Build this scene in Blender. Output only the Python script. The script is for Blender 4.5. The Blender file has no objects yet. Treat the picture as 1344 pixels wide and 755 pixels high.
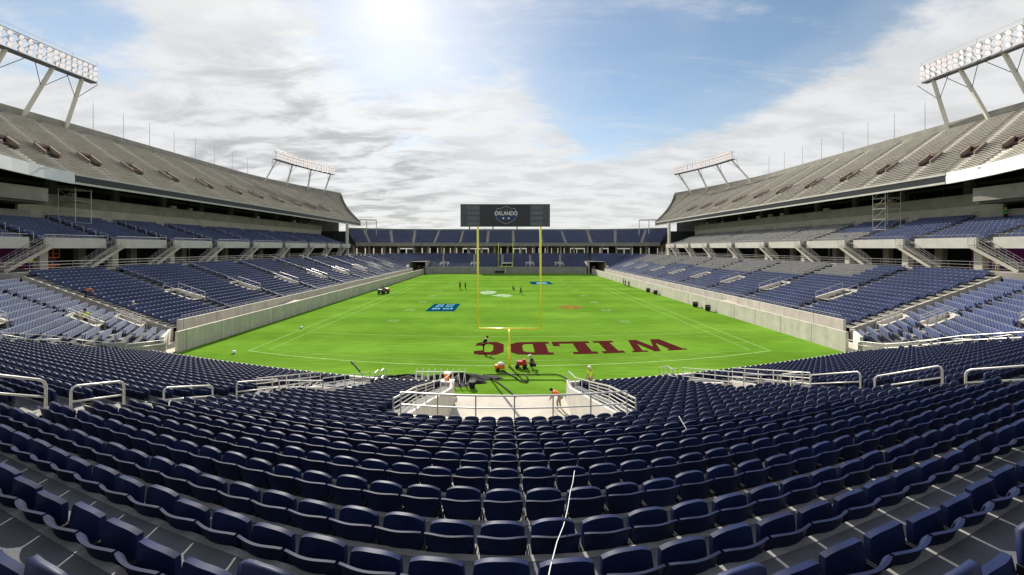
import bpy, math, random
import numpy as np
from mathutils import Vector, Matrix
random.seed(7); rng = np.random.default_rng(7)
C = bpy.context.scene.collection
R = math.radians
CX = -0.5            # the viewer stands half a metre left of the stadium's long axis
EYE = 10.37

# ------------------------------------------------------------------ materials
def new_mat(name, col, rough=0.6, spec=0.5, metal=0.0, var=0.0, scale=3.0, bump=0.0, bscale=40.0,
            col2=None, emit=0.0, detail=6.0, stretch=(1, 1, 1)):
    m = bpy.data.materials.new(name); m.use_nodes = True
    nt = m.node_tree; b = nt.nodes['Principled BSDF']
    b.inputs['Roughness'].default_value = rough
    b.inputs['Specular IOR Level'].default_value = spec
    b.inputs['Metallic'].default_value = metal
    b.inputs['Base Color'].default_value = (*col, 1)
    if var or col2 or bump:
        tc = nt.nodes.new('ShaderNodeTexCoord'); mp = nt.nodes.new('ShaderNodeMapping')
        mp.inputs['Scale'].default_value = stretch
        geo = nt.nodes.new('ShaderNodeNewGeometry')
        nt.links.new(geo.outputs['Position'], mp.inputs['Vector'])
    if var or col2:
        n = nt.nodes.new('ShaderNodeTexNoise'); n.inputs['Scale'].default_value = scale
        n.inputs['Detail'].default_value = detail; n.inputs['Roughness'].default_value = .65
        nt.links.new(mp.outputs[0], n.inputs['Vector'])
        r = nt.nodes.new('ShaderNodeValToRGB')
        lo = tuple(max(0, c * (1 - var)) for c in col); hi = col2 if col2 else tuple(c * (1 + var) for c in col)
        r.color_ramp.elements[0].position = .32; r.color_ramp.elements[1].position = .68
        r.color_ramp.elements[0].color = (*lo, 1); r.color_ramp.elements[1].color = (*hi, 1)
        nt.links.new(n.outputs['Fac'], r.inputs['Fac']); nt.links.new(r.outputs['Color'], b.inputs['Base Color'])
    if bump:
        n2 = nt.nodes.new('ShaderNodeTexNoise'); n2.inputs['Scale'].default_value = bscale; n2.inputs['Detail'].default_value = 4
        nt.links.new(mp.outputs[0], n2.inputs['Vector'])
        bp = nt.nodes.new('ShaderNodeBump'); bp.inputs['Strength'].default_value = bump; bp.inputs['Distance'].default_value = .02
        nt.links.new(n2.outputs['Fac'], bp.inputs['Height']); nt.links.new(bp.outputs[0], b.inputs['Normal'])
    if emit:
        b.inputs['Emission Color'].default_value = (*col, 1); b.inputs['Emission Strength'].default_value = emit
    return m

M = {}
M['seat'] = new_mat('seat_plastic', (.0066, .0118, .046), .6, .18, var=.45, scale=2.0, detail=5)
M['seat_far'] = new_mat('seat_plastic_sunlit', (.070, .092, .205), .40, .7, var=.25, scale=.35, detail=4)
b_ = M['seat_far'].node_tree.nodes['Principled BSDF']; b_.inputs['Sheen Weight'].default_value = .24; b_.inputs['Sheen Roughness'].default_value = .35; b_.inputs['Sheen Tint'].default_value = (.75, .84, 1, 1)   # lighter copy of the seat plastic; pale sheen stands in for sun glare
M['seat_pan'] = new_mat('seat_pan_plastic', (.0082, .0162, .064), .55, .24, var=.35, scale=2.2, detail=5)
M['glint_block'] = new_mat('painted_seat_glint', (.62, .62, .64), .5, .4)  # pale colour of made-up blocks that imitate sun glints between far seats
M['seat_grey'] = new_mat('seat_wrap_grey', (.30, .295, .29), .6, .3, var=.15, scale=1)
M['iron'] = new_mat('black_iron', (.012, .012, .014), .5, .4)
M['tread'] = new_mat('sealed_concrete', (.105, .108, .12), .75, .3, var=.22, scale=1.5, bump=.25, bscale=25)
M['conc'] = new_mat('pale_concrete', (.50, .46, .39), .85, .2, var=.14, scale=.6, bump=.2, bscale=12)
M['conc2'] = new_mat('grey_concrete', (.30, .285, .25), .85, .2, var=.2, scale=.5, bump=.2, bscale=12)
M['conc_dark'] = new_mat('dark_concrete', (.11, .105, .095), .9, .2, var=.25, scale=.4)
M['conc_white'] = new_mat('white_wall_paint', (.60, .57, .51), .8, .2, var=.08, scale=.8)
M['nosing'] = new_mat('tread_nosing', (.27, .265, .255), .8, .2, var=.25, scale=4)
M['rail'] = new_mat('galvanised_rail', (.62, .60, .56), .38, .5, metal=.35, var=.08, scale=5)
M['rail_dull'] = new_mat('dull_rail', (.34, .33, .31), .6, .3, metal=.2)
M['bench'] = new_mat('weathered_aluminium_bench', (.60, .57, .505), .5, .4, metal=.25, var=.14, scale=.7)
M['deck'] = new_mat('weathered_deck_concrete', (.225, .213, .188), .9, .2, var=.28, scale=.35, bump=.2, bscale=6)
M['aisle'] = new_mat('pale_aisle_steps', (.64, .60, .54), .85, .2, var=.12, scale=1)  # steps paler than the deck around them
M['rust'] = new_mat('rusty_rail_paint', (.28, .12, .08), .7, .3)
M['voms'] = new_mat('rusty_pink_wall', (.27, .215, .17), .85, .2, var=.25, scale=.8)
M['white'] = new_mat('white_panel', (.78, .79, .80), .5, .4, var=.04, scale=.5)
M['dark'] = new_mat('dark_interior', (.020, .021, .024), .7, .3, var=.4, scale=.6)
M['ribbon'] = new_mat('ribbon_display', (.012, .015, .02), .35, .5)
M['purple'] = new_mat('purple_wall_paint', (.50, .07, .48), .6, .3, var=.1, scale=.8)
M['tan'] = new_mat('tan_block_wall', (.40, .30, .19), .8, .2, var=.25, scale=.5)
M['steel'] = new_mat('painted_steel', (.56, .55, .52), .45, .4, metal=.3, var=.08, scale=1)
M['steel_dk'] = new_mat('dark_steel', (.10, .10, .105), .5, .4, metal=.3, var=.1, scale=1)
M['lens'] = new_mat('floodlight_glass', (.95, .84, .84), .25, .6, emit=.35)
M['yellow'] = new_mat('goal_yellow_paint', (.95, .91, .08), .3, .8, var=.04, scale=2)
M['line'] = new_mat('field_line_paint', (.25, .40, .13), 1.0, 0.0, var=.25, scale=1.5)
M['faint'] = new_mat('faded_yard_line_paint', (.135, .29, .045), 1.0, 0.0, var=.2, scale=1.5)
M['maroon'] = new_mat('maroon_turf_paint', (.066, .014, .013), 1.0, 0.0, var=.55, scale=4, stretch=(1, 3, 1))
M['blue'] = new_mat('blue_turf_paint', (.002, .050, .088), 1.0, 0.0, var=.15, scale=2)
M['cyan'] = new_mat('pale_blue_turf_paint', (.16, .36, .46), 1.0, 0.0, var=.2, scale=3)
M['whitepaint'] = new_mat('white_turf_paint', (.30, .42, .24), 1.0, 0.0, var=.3, scale=1.2)
M['numpaint'] = new_mat('worn_number_paint', (.24, .37, .15), 1.0, 0.0, var=.35, scale=2.5)
M['brown'] = new_mat('brown_turf_paint', (.20, .15, .035), 1.0, 0.0, var=.4, scale=1.0)
M['tread_side'] = new_mat('dark_step_concrete', (.085, .09, .105), .8, .2, var=.25, scale=1.2)
M['skin'] = new_mat('skin', (.38, .22, .15), .5, .4)
M['hivis'] = new_mat('hivis_yellow_cloth', (.52, .70, .04), .7, .2)
M['orange'] = new_mat('orange_paint', (.75, .17, .02), .5, .4)
M['red'] = new_mat('red_paint', (.45, .03, .02), .45, .4)
M['black'] = new_mat('black_cloth', (.012, .012, .014), .8, .2)
M['navy'] = new_mat('navy_cloth', (.02, .03, .07), .8, .2)
M['green'] = new_mat('green_cloth', (.03, .22, .05), .8, .2)
M['khaki'] = new_mat('khaki_cloth', (.32, .26, .17), .8, .2)
M['whitecloth'] = new_mat('white_plastic', (.78, .78, .76), .5, .3)
M['rubber'] = new_mat('black_rubber', (.010, .010, .011), .7, .3)

def grass_material():
    m = bpy.data.materials.new('turf'); m.use_nodes = True
    nt = m.node_tree; L = nt.links.new; b = nt.nodes['Principled BSDF']
    b.inputs['Roughness'].default_value = 1.0; b.inputs['Specular IOR Level'].default_value = 0.0
    geo = nt.nodes.new('ShaderNodeNewGeometry')
    def noise(scale, detail, st):
        mp = nt.nodes.new('ShaderNodeMapping'); mp.inputs['Scale'].default_value = st
        L(geo.outputs['Position'], mp.inputs['Vector'])
        n = nt.nodes.new('ShaderNodeTexNoise'); n.inputs['Scale'].default_value = scale; n.inputs['Detail'].default_value = detail
        L(mp.outputs[0], n.inputs['Vector']); return n
    n1 = noise(.10, 5, (1, 1, 1)); n2 = noise(1.1, 6, (.35, 1.8, 1)); n3 = noise(22, 3, (1, 1, 1))
    r1 = nt.nodes.new('ShaderNodeValToRGB')
    r1.color_ramp.elements[0].color = (.102, .214, .020, 1); r1.color_ramp.elements[1].color = (.138, .270, .030, 1)
    r1.color_ramp.elements[0].position = .35; r1.color_ramp.elements[1].position = .65
    L(n1.outputs['Fac'], r1.inputs['Fac'])
    # mown bands across the field: grass leaning one way, then the other
    sep = nt.nodes.new('ShaderNodeSeparateXYZ'); L(geo.outputs['Position'], sep.inputs[0])
    sn = nt.nodes.new('ShaderNodeMath'); sn.operation = 'MULTIPLY'; sn.inputs[1].default_value = math.pi / 4.572
    L(sep.outputs['Y'], sn.inputs[0])
    si = nt.nodes.new('ShaderNodeMath'); si.operation = 'SINE'; L(sn.outputs[0], si.inputs[0])
    mr = nt.nodes.new('ShaderNodeMapRange'); mr.inputs[1].default_value = -.4; mr.inputs[2].default_value = .4
    mr.inputs[3].default_value = .93; mr.inputs[4].default_value = 1.07; L(si.outputs[0], mr.inputs[0])
    mr2 = nt.nodes.new('ShaderNodeMapRange'); mr2.inputs[1].default_value = .3; mr2.inputs[2].default_value = .7
    mr2.inputs[3].default_value = .86; mr2.inputs[4].default_value = 1.14; L(n2.outputs['Fac'], mr2.inputs[0])
    mr3 = nt.nodes.new('ShaderNodeMapRange'); mr3.inputs[1].default_value = .3; mr3.inputs[2].default_value = .7
    mr3.inputs[3].default_value = .75; mr3.inputs[4].default_value = 1.25; L(n3.outputs['Fac'], mr3.inputs[0])
    p = nt.nodes.new('ShaderNodeMath'); p.operation = 'MULTIPLY'; L(mr.outputs[0], p.inputs[0]); L(mr2.outputs[0], p.inputs[1])
    p2 = nt.nodes.new('ShaderNodeMath'); p2.operation = 'MULTIPLY'; L(p.outputs[0], p2.inputs[0]); L(mr3.outputs[0], p2.inputs[1])
    mx = nt.nodes.new('ShaderNodeMix'); mx.data_type = 'RGBA'; mx.blend_type = 'MULTIPLY'; mx.inputs[0].default_value = 1
    L(r1.outputs['Color'], mx.inputs[6]); L(p2.outputs[0], mx.inputs[7]); L(mx.outputs[2], b.inputs['Base Color'])
    bp = nt.nodes.new('ShaderNodeBump'); bp.inputs['Strength'].default_value = .5; bp.inputs['Distance'].default_value = .03
    L(n3.outputs['Fac'], bp.inputs['Height']); L(bp.outputs[0], b.inputs['Normal'])
    return m
M['turf'] = grass_material()
def wall_material(name, col, pitch=4.6):
    m = new_mat(name, col, .85, .2, var=.12, scale=.7, bump=.2, bscale=10)
    nt = m.node_tree; L = nt.links.new; N = nt.nodes.new; b = nt.nodes['Principled BSDF']
    src = b.inputs['Base Color'].links[0].from_socket
    geo = N('ShaderNodeNewGeometry'); sp = N('ShaderNodeSeparateXYZ'); L(geo.outputs['Position'], sp.inputs[0])
    def mt(op, a, c):
        n = N('ShaderNodeMath'); n.operation = op
        for i, v in enumerate((a, c)):
            if hasattr(v, 'is_output'): L(v, n.inputs[i])
            else: n.inputs[i].default_value = v
        return n.outputs[0]
    fr = mt('FRACT', mt('DIVIDE', mt('ADD', sp.outputs[0], sp.outputs[1]), pitch), 0.0)
    joint = mt('LESS_THAN', fr, .018)
    mp = N('ShaderNodeMapping'); mp.inputs['Scale'].default_value = (1.6, 1.6, .12); L(geo.outputs['Position'], mp.inputs[0])
    ns = N('ShaderNodeTexNoise'); ns.inputs['Scale'].default_value = 1.2; ns.inputs['Detail'].default_value = 6; L(mp.outputs[0], ns.inputs[0])
    mr = N('ShaderNodeMapRange'); mr.inputs[1].default_value = .35; mr.inputs[2].default_value = .7; mr.inputs[3].default_value = 1.03; mr.inputs[4].default_value = .86; L(ns.outputs['Fac'], mr.inputs[0])
    k = mt('MULTIPLY', mr.outputs[0], mt('SUBTRACT', 1.0, mt('MULTIPLY', joint, .5)))
    mx = N('ShaderNodeMix'); mx.data_type = 'RGBA'; mx.blend_type = 'MULTIPLY'; mx.inputs[0].default_value = 1
    L(src, mx.inputs[6]); L(k, mx.inputs[7]); L(mx.outputs[2], b.inputs['Base Color']); return m
M['wall'] = wall_material('jointed_wall_concrete', (.60, .555, .475)); M['wall_grey'] = wall_material('jointed_grey_wall', (.33, .32, .295), 3.4)

# ------------------------------------------------------------------ mesh builder
class MB:
    def __init__(s): s.v = []; s.f = []; s.m = []; s.mats = []
    def mi(s, mat):
        if mat is None: return 0
        if mat not in s.mats: s.mats.append(mat)
        return s.mats.index(mat)
    def face(s, pts, mat=None):
        i = len(s.v); s.v += [tuple(p) for p in pts]; s.f.append(tuple(range(i, i + len(pts)))); s.m.append(s.mi(mat))
    def raw(s, verts, faces, mat=None):
        i = len(s.v); s.v += [tuple(p) for p in verts]; k = s.mi(mat)
        for f in faces: s.f.append(tuple(i + a for a in f)); s.m.append(k)
    def box(s, x0, x1, y0, y1, z0, z1, mat=None):
        x0, x1 = sorted((x0, x1)); y0, y1 = sorted((y0, y1)); z0, z1 = sorted((z0, z1))
        s.raw([(x0, y0, z0), (x1, y0, z0), (x1, y1, z0), (x0, y1, z0), (x0, y0, z1), (x1, y0, z1), (x1, y1, z1), (x0, y1, z1)],
              [(0, 3, 2, 1), (4, 5, 6, 7), (0, 1, 5, 4), (1, 2, 6, 5), (2, 3, 7, 6), (3, 0, 4, 7)], mat)
    def bar(s, a, b, w, h, mat=None, up=(0, 0, 1)):
        """a box of section w x h from a to b"""
        a = Vector(a); b = Vector(b); d = (b - a).normalized(); up = Vector(up)
        if abs(d.dot(up)) > .99: up = Vector((1, 0, 0))
        x = d.cross(up).normalized() * (w / 2); y = x.cross(d).normalized() * (h / 2)
        s.raw([a - x - y, a + x - y, a + x + y, a - x + y, b - x - y, b + x - y, b + x + y, b - x + y],
              [(0, 1, 2, 3), (7, 6, 5, 4), (0, 4, 5, 1), (1, 5, 6, 2), (2, 6, 7, 3), (3, 7, 4, 0)], mat)
    def wall(s, pts, z0, z1, t, mat=None, side=1):
        """upright wall of thickness t along a plan polyline; z0/z1 numbers or lists; t grows to the left (side=1)"""
        n = len(pts); z0 = z0 if hasattr(z0, '__len__') else [z0] * n; z1 = z1 if hasattr(z1, '__len__') else [z1] * n
        off = []
        for i in range(n):
            a = Vector(pts[max(i - 1, 0)]); b = Vector(pts[min(i + 1, n - 1)]); d = (b - a).normalized()
            off.append((pts[i][0] - d.y * t * side, pts[i][1] + d.x * t * side))
        V = []
        for i in range(n):
            V += [(*pts[i], z0[i]), (*pts[i], z1[i]), (*off[i], z1[i]), (*off[i], z0[i])]
        F = []
        for i in range(n - 1):
            a = 4 * i; b = a + 4
            for k in range(4): F.append((a + k, b + k, b + (k + 1) % 4, a + (k + 1) % 4))
        F.append((0, 1, 2, 3)); e = 4 * (n - 1); F.append((e + 3, e + 2, e + 1, e))
        s.raw(V, F, mat)
    def tube(s, pts, r, n=6, mat=None, closed=False):
        pts = [Vector(p) for p in pts]; N = len(pts); base = len(s.v); k = s.mi(mat)
        d0 = (pts[1] - pts[0]).normalized(); up = Vector((0, 0, 1)) if abs(d0.z) < .9 else Vector((1, 0, 0))
        x = d0.cross(up).normalized(); prev = d0
        for i, p in enumerate(pts):
            if i == 0: d = d0
            elif i == N - 1: d = (pts[i] - pts[i - 1]).normalized()
            else: d = ((pts[i] - pts[i - 1]).normalized() + (pts[i + 1] - pts[i]).normalized()).normalized()
            x = (x - d * x.dot(d)).normalized(); y = d.cross(x)
            rr = r[i] if hasattr(r, '__len__') else r
            for j in range(n):
                a = 2 * math.pi * j / n; s.v.append(tuple(p + (x * math.cos(a) + y * math.sin(a)) * rr))
        for i in range(N - 1):
            for j in range(n):
                a = base + i * n + j; b = base + i * n + (j + 1) % n
                s.f.append((a, b, b + n, a + n)); s.m.append(k)
        s.f.append(tuple(base + j for j in range(n))[::-1]); s.m.append(k)
        s.f.append(tuple(base + (N - 1) * n + j for j in range(n))); s.m.append(k)
    def prism(s, poly, z0, z1, mat=None):
        n = len(poly)
        s.raw([(x, y, z0) for x, y in poly] + [(x, y, z1) for x, y in poly],
              [tuple(range(n))[::-1], tuple(range(n, 2 * n))] + [(i, (i + 1) % n, n + (i + 1) % n, n + i) for i in range(n)], mat)
    def ell(s, c, rx, ry, rz, nu=10, nv=7, mat=None):
        V = []; F = []
        for j in range(nv + 1):
            ph = math.pi * j / nv - math.pi / 2
            for i in range(nu):
                th = 2 * math.pi * i / nu
                V.append((c[0] + rx * math.cos(ph) * math.cos(th), c[1] + ry * math.cos(ph) * math.sin(th), c[2] + rz * math.sin(ph)))
        for j in range(nv):
            for i in range(nu):
                F.append((j * nu + i, j * nu + (i + 1) % nu, (j + 1) * nu + (i + 1) % nu, (j + 1) * nu + i))
        s.raw(V, F, mat)
    def mesh(s, name, mat=None, smooth=False):
        me = bpy.data.meshes.new(name); me.from_pydata(s.v, [], s.f); 
        for mm in (s.mats or [mat]): me.materials.append(mm)
        if len(s.mats) > 1: me.polygons.foreach_set('material_index', s.m)
        if smooth: me.polygons.foreach_set('use_smooth', [True] * len(s.f))
        me.update(); return me
    def build(s, name, mat=None, parent=None, smooth=False):
        o = bpy.data.objects.new(name, s.mesh(name, mat, smooth)); C.objects.link(o)
        if parent is not None: o.parent = parent
        return o

def tag(o, label=None, cat=None, group=None, kind=None):
    if label: o['label'] = label
    if cat: o['category'] = cat
    if group: o['group'] = group
    if kind: o['kind'] = kind
    return o
def empty(name, loc=(0, 0, 0), rz=0.0):
    o = bpy.data.objects.new(name, None); C.objects.link(o); o.location = loc; o.rotation_euler = (0, 0, rz)
    o.empty_display_size = .2; return o
def inst(name, me, parent=None, loc=(0, 0, 0), rot=(0, 0, 0)):
    o = bpy.data.objects.new(name, me); C.objects.link(o); o.location = loc; o.rotation_euler = rot
    if parent is not None: o.parent = parent
    return o

# ------------------------------------------------------------------ seat templates (all quads)
def slab(fn, nu, nv, th):
    """closed curved panel: fn(u in -1..1, v in 0..1) -> rear-face point; th = thickness towards +y"""
    V = []; F = []; W = nu + 1
    for k in range(2):
        for j in range(nv + 1):
            for i in range(nu + 1):
                x, y, z = fn(2 * i / nu - 1, j / nv)
                V.append((x, y + th * k, z))
    S = W * (nv + 1); id = lambda k, i, j: k * S + j * W + i
    for j in range(nv):
        for i in range(nu):
            F.append((id(0, i, j), id(0, i + 1, j), id(0, i + 1, j + 1), id(0, i, j + 1)))
            F.append((id(1, i, j), id(1, i, j + 1), id(1, i + 1, j + 1), id(1, i + 1, j)))
    for i in range(nu):
        F.append((id(0, i, 0), id(1, i, 0), id(1, i + 1, 0), id(0, i + 1, 0)))
        F.append((id(0, i, nv), id(0, i + 1, nv), id(1, i + 1, nv), id(1, i, nv)))
    for j in range(nv):
        F.append((id(0, 0, j), id(0, 0, j + 1), id(1, 0, j + 1), id(1, 0, j)))
        F.append((id(0, nu, j), id(1, nu, j), id(1, nu, j + 1), id(0, nu, j + 1)))
    return V, F
def shell_fn(u, v):                     # rear shell: short, flat topped, with a rolled ridge
    w = .236 * (.86 + .14 * min(1, v * 1.5)); z1 = .560 - .022 * abs(u) ** 4 - .005 * (1 - u * u)
    z = .262 + (z1 - .262) * v
    y = -.08 - .055 * v + .045 * u * u - (.020 if v > .9 else (.008 if v > .75 else 0))
    return (w * u, y, z)
def pan_fn(u, v):                       # seat pan tipped up in front of the back, arched top
    w = .222 * (1 - .07 * v ** 4); z1 = .600 - .062 * abs(u) ** 2.6
    z = .26 + (z1 - .26) * v
    y = -.030 + .020 * v + .035 * u * u
    return (w * u, y, z)
def merge(parts):
    V = []; F = []
    for v, f in parts:
        b = len(V); V += v; F += [tuple(a + b for a in q) for q in f]
    return V, F
def boxq(x0, x1, y0, y1, z0, z1):
    return ([(x0, y0, z0), (x1, y0, z0), (x1, y1, z0), (x0, y1, z0), (x0, y0, z1), (x1, y0, z1), (x1, y1, z1), (x0, y1, z1)],
            [(0, 3, 2, 1), (4, 5, 6, 7), (0, 1, 5, 4), (1, 2, 6, 5), (2, 3, 7, 6), (3, 0, 4, 7)])
def leg_quads(sx):
    x0, x1 = sx * .236 - .008, sx * .236 + .008
    def sk(b, y0, y1, z0, z1, dy):      # sheared plate
        V, F = boxq(x0, x1, y0, y1, z0, z1); return [(x, y + (dy if z > z0 else 0), z) for x, y, z in V], F
    return merge([sk(0, .0, .06, .0, .34, -.06), boxq(x0, x1, -.09, .05, .29, .35), boxq(sx * .236 - .03, sx * .236 + .03, -.03, .10, 0, .015)])

# ------------------------------------------------------------------ the near end rows
GA, GB, GC = .71, .0841, .176
def curveY(d, X): return GA * d + math.sqrt(GB * d * d + GC * X * X)          # X is measured from CX
def slopeY(d, X): return GC * X / math.sqrt(GB * d * d + GC * X * X)
def d_of(X, Y): return (1.42 * Y - math.sqrt(.3364 * Y * Y + .2957 * X * X)) / .84
def row_d(n): return 3.58 + (.92 if n >= 0 else .80) * n
def row_top(n): return 2.65 + .293 * n if n <= 8 else 2.65 + .293 * 8 + .26 * (n - 8)
SH = .60                                 # seat height over its step
def row_sh(n): return {-1: .54, -2: .48, -3: .46}.get(n, SH)
def row_z(n): return EYE - row_sh(n) - row_top(n)
def tread_z(X, Y):
    n = math.floor((d_of(X, Y) + .1 - 3.58) / .92); return row_z(max(-3, min(22, n)))
NMIN, NMAX = -3, 22
TUN = (-3.5, 4.0)                        # field tunnel, from row 9 down
VOM = [(-11.4, -8.2), (10.6, 13.8)]; VOMY = (16.6, 22.6)
BOWL_X = 33.2
def r_aisle(Y): return 12.2 + max(0, 11.5 - Y) * .45

def flight(mb, steps, mat=None):
    """one joined ribbon of treads and risers; steps = [(left point, right point)] in order, each with its own height"""
    V = []; F = []
    for i, (l, r) in enumerate(steps):
        V += [tuple(l), tuple(r)]
        if i: F.append((2 * i - 2, 2 * i - 1, 2 * i + 1, 2 * i))
    mb.raw(V, F, mat)
# ================================================================== ground and field
g = MB(); g.face([(-2500, -1500, -.05), (2500, -1500, -.05), (2500, 4000, -.05), (-2500, 4000, -.05)])
tag(g.build('ground', new_mat('outer_ground', (.10, .11, .07), .9, .2, var=.3, scale=.05)), kind='structure')
WX = 33.2                                   # half width between the field walls
g = MB(); g.face([(-60, 10, -.02), (60, 10, -.02), (60, 165, -.02), (-60, 165, -.02)])
tag(g.build('apron', M['conc2']), kind='structure')
g = MB(); g.face([(-WX - 1.0, 25.9, 0), (WX + 1.0, 25.9, 0), (WX + 1.0, 149.5, 0), (-WX - 1.0, 149.5, 0)])
tag(g.build('field', M['turf']), kind='structure')
g = MB(); g.face([(CX + TUN[0], 12, .004), (CX + TUN[1], 12, .004), (CX + TUN[1], 25.9, .004), (CX + TUN[0], 25.9, .004)])
tag(g.build('tunnel_floor', M['conc']), kind='structure')

def bow(X, Y): return Y + 4.2 * (33 / Y) ** 2 * (X / 25.0) ** 2 * (1 if Y > 20 else 0)
def strip(mb, pts, w, z, mat=None):
    """painted line along points"""
    P = [Vector((x, y)) for x, y in pts]
    L = []
    for i in range(len(P)):
        d = (P[min(i + 1, len(P) - 1)] - P[max(i - 1, 0)]).normalized(); n = Vector((-d.y, d.x)) * w / 2
        L.append((P[i] + n, P[i] - n))
    for i in range(len(P) - 1):
        a, b = L[i], L[i + 1]
        mb.face([(*a[1], z), (*b[1], z), (*b[0], z), (*a[0], z)], mat)
fx0 = -.25                                  # field axis
NE, FE = 34.0, 143.5                        # near and far end lines
def yd(k): return NE + 9.14 + k * 4.572     # the k-th five-yard line from the near goal line
def cross_line(mb, Y, hw, w, z=.004):
    strip(mb, [(fx0 + x, bow(x, Y)) for x in np.linspace(-hw, hw, 25)], w, z)
b = MB()
cross_line(b, NE - 1.5, 26.2, .17); cross_line(b, FE + 1.5, 26.2, .2)
cross_line(b, NE, 24.38, .06); cross_line(b, yd(0), 24.38, .10); cross_line(b, FE, 24.4, .12); cross_line(b, FE - 9.14, 24.4, .12)
for s in (-1, 1):
    strip(b, [(fx0 + s * 26.2, y) for y in np.linspace(bow(26.2, NE - 1.5), FE + 1.5, 30)], .15, .0045)
    strip(b, [(fx0 + s * 24.38, y) for y in np.linspace(bow(24.4, NE), FE, 30)], .11, .0045)
tag(b.build('boundary_line', M['line']), kind='structure')
b = MB()
for k in range(1, 20): cross_line(b, yd(k), 24.3, .10, .004)
for k in range(0, 21):
    for q in range(1, 5):
        y = yd(k) + q * .914
        if k < 20:
            for x in (-6.1, 6.1, -23.4, 23.4): b.face([(fx0 + x - .3, y - .05, .0052), (fx0 + x + .3, y - .05, .0052), (fx0 + x + .3, y + .05, .0052), (fx0 + x - .3, y + .05, .0052)])
tag(b.build('yard_line', M['faint']), kind='structure')

# yard numbers, turned to the sideline they are read from
def text_mesh(txt, size):
    cu = bpy.data.curves.new('t', 'FONT'); cu.body = txt; cu.size = size; cu.align_x = 'CENTER'; cu.align_y = 'CENTER'
    o = bpy.data.objects.new('t', cu); C.objects.link(o); dg = bpy.context.evaluated_depsgraph_get()
    me = bpy.data.meshes.new_from_object(o.evaluated_get(dg)); bpy.data.objects.remove(o); me.materials.clear(); return me
nums = {10: '10', 20: '20', 30: '30', 40: '40', 50: '50'}
for k in range(1, 10):
    v = 10 * k if k <= 5 else 100 - 10 * k
    me = text_mesh(nums[v], 2.1); me.name = 'yard_number'; me.materials.append(M['numpaint'])
    for s, side in ((-1, 'left'), (1, 'right')):
        o = inst('yard_number', me, None, (fx0 + s * 16.2, yd(2 * k), .009), (0, 0, R(-90) * -s * -1))
        where = 'nearer half' if k < 5 else ('halfway line' if k == 5 else 'farther half')
        tag(o, f'faded white number {v} painted on the turf beside the {side} sideline, {where}', 'yard number', 'painted yard numbers')

# ---- WILDC lettering read from the far side (turned half round)
LET = {
 'W': ([[(0, 1), (.36, 1), (.36, .9), (.30, .9), (.38, .35), (.5, 1), (.62, 1), (.74, .35), (.80, .9), (.72, .9), (.72, 1), (1, 1), (1, .9), (.95, .9), (.82, 0), (.66, 0), (.52, .62), (.38, 0), (.20, 0), (.05, .9), (0, .9)]]),
 'I': ([[(.1, 1), (.9, 1), (.9, .84), (.72, .84), (.72, .16), (.9, .16), (.9, 0), (.1, 0), (.1, .16), (.28, .16), (.28, .84), (.1, .84)]]),
 'L': ([[(0, 1), (.6, 1), (.6, .84), (.46, .84), (.46, .18), (.82, .18), (.82, .38), (1, .38), (1, 0), (0, 0), (0, .16), (.12, .16), (.12, .84), (0, .84)]]),
 'D': ([[(0, 1), (.45, 1), (.45, .82), (.42, .82), (.42, .18), (.45, .18), (.45, 0), (0, 0), (0, .16), (.10, .16), (.10, .84), (0, .84)],
        [(.45, 1), (.8, .97), (1, .78), (1, .22), (.8, .03), (.45, 0), (.45, .18), (.62, .2), (.68, .3), (.68, .7), (.62, .8), (.45, .82)]]),
 'C': ([[(1, .74), (.97, .93), (.75, 1), (.25, 1), (0, .8), (0, .2), (.25, 0), (.75, 0), (.97, .1), (1, .32), (.72, .32), (.62, .2), (.45, .2), (.36, .32), (.36, .68), (.45, .8), (.62, .8), (.72, .68)]]),
}
root = tag(empty('field_lettering', (0, 0, 0)), 'maroon letters WILDC painted across the near end zone, upside down to us', 'field lettering')
for ch, x0, x1 in (('C', -3.3, -.3), ('D', .25, 4.6), ('L', 4.9, 9.0), ('I', 9.2, 12.0), ('W', 12.5, 18.4)):
    mb = MB()
    for poly in LET[ch]:
        P = []
        n = len(poly)
        for i in range(n):
            a, c = poly[i], poly[(i + 1) % n]
            for q in range(3):
                u = a[0] + (c[0] - a[0]) * q / 3; v = a[1] + (c[1] - a[1]) * q / 3
                X = x1 - (x1 - x0) * u; Y = 40.8 - 4.9 * v - .0
                P.append((CX + X, bow(X, Y) - .1, .010))
        mb.face(P)
    mb.build('letter', M['maroon'], root)

# ---- painted panels
def painted(name, poly, mat, z=.010):
    mb = MB(); mb.face([(x, y, z) for x, y in poly]); return mb.build(name, M[mat])
o = painted('field_logo', [(-13.8, 60.3), (-9.0, 60.3), (-9.0, 68.4), (-13.8, 68.4)], 'blue')
tag(o, 'blue rectangle with pale blue writing painted on the left half of the turf', 'field logo')
for (xa, xb, ya, yb) in [(-12.9, -11.7, 66.2, 67.6), (-11.3, -9.8, 66.4, 67.6), (-13.0, -12.3, 64.6, 65.9), (-12.1, -11.6, 64.6, 65.6), (-11.2, -9.9, 64.7, 65.7),
                         (-13.1, -11.7, 62.2, 63.6), (-11.3, -9.5, 62.3, 63.5)]:
    n = 3
    for i in range(n):
        a = xa + (xb - xa) * i / n; c = a + (xb - xa) / n * .72
        mb = MB(); mb.face([(a, ya, .014), (c, ya, .014), (c, yb - .2 * (i % 2), .014), (a, yb, .014)]); mb.build('letter', M['cyan'], o)

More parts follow.
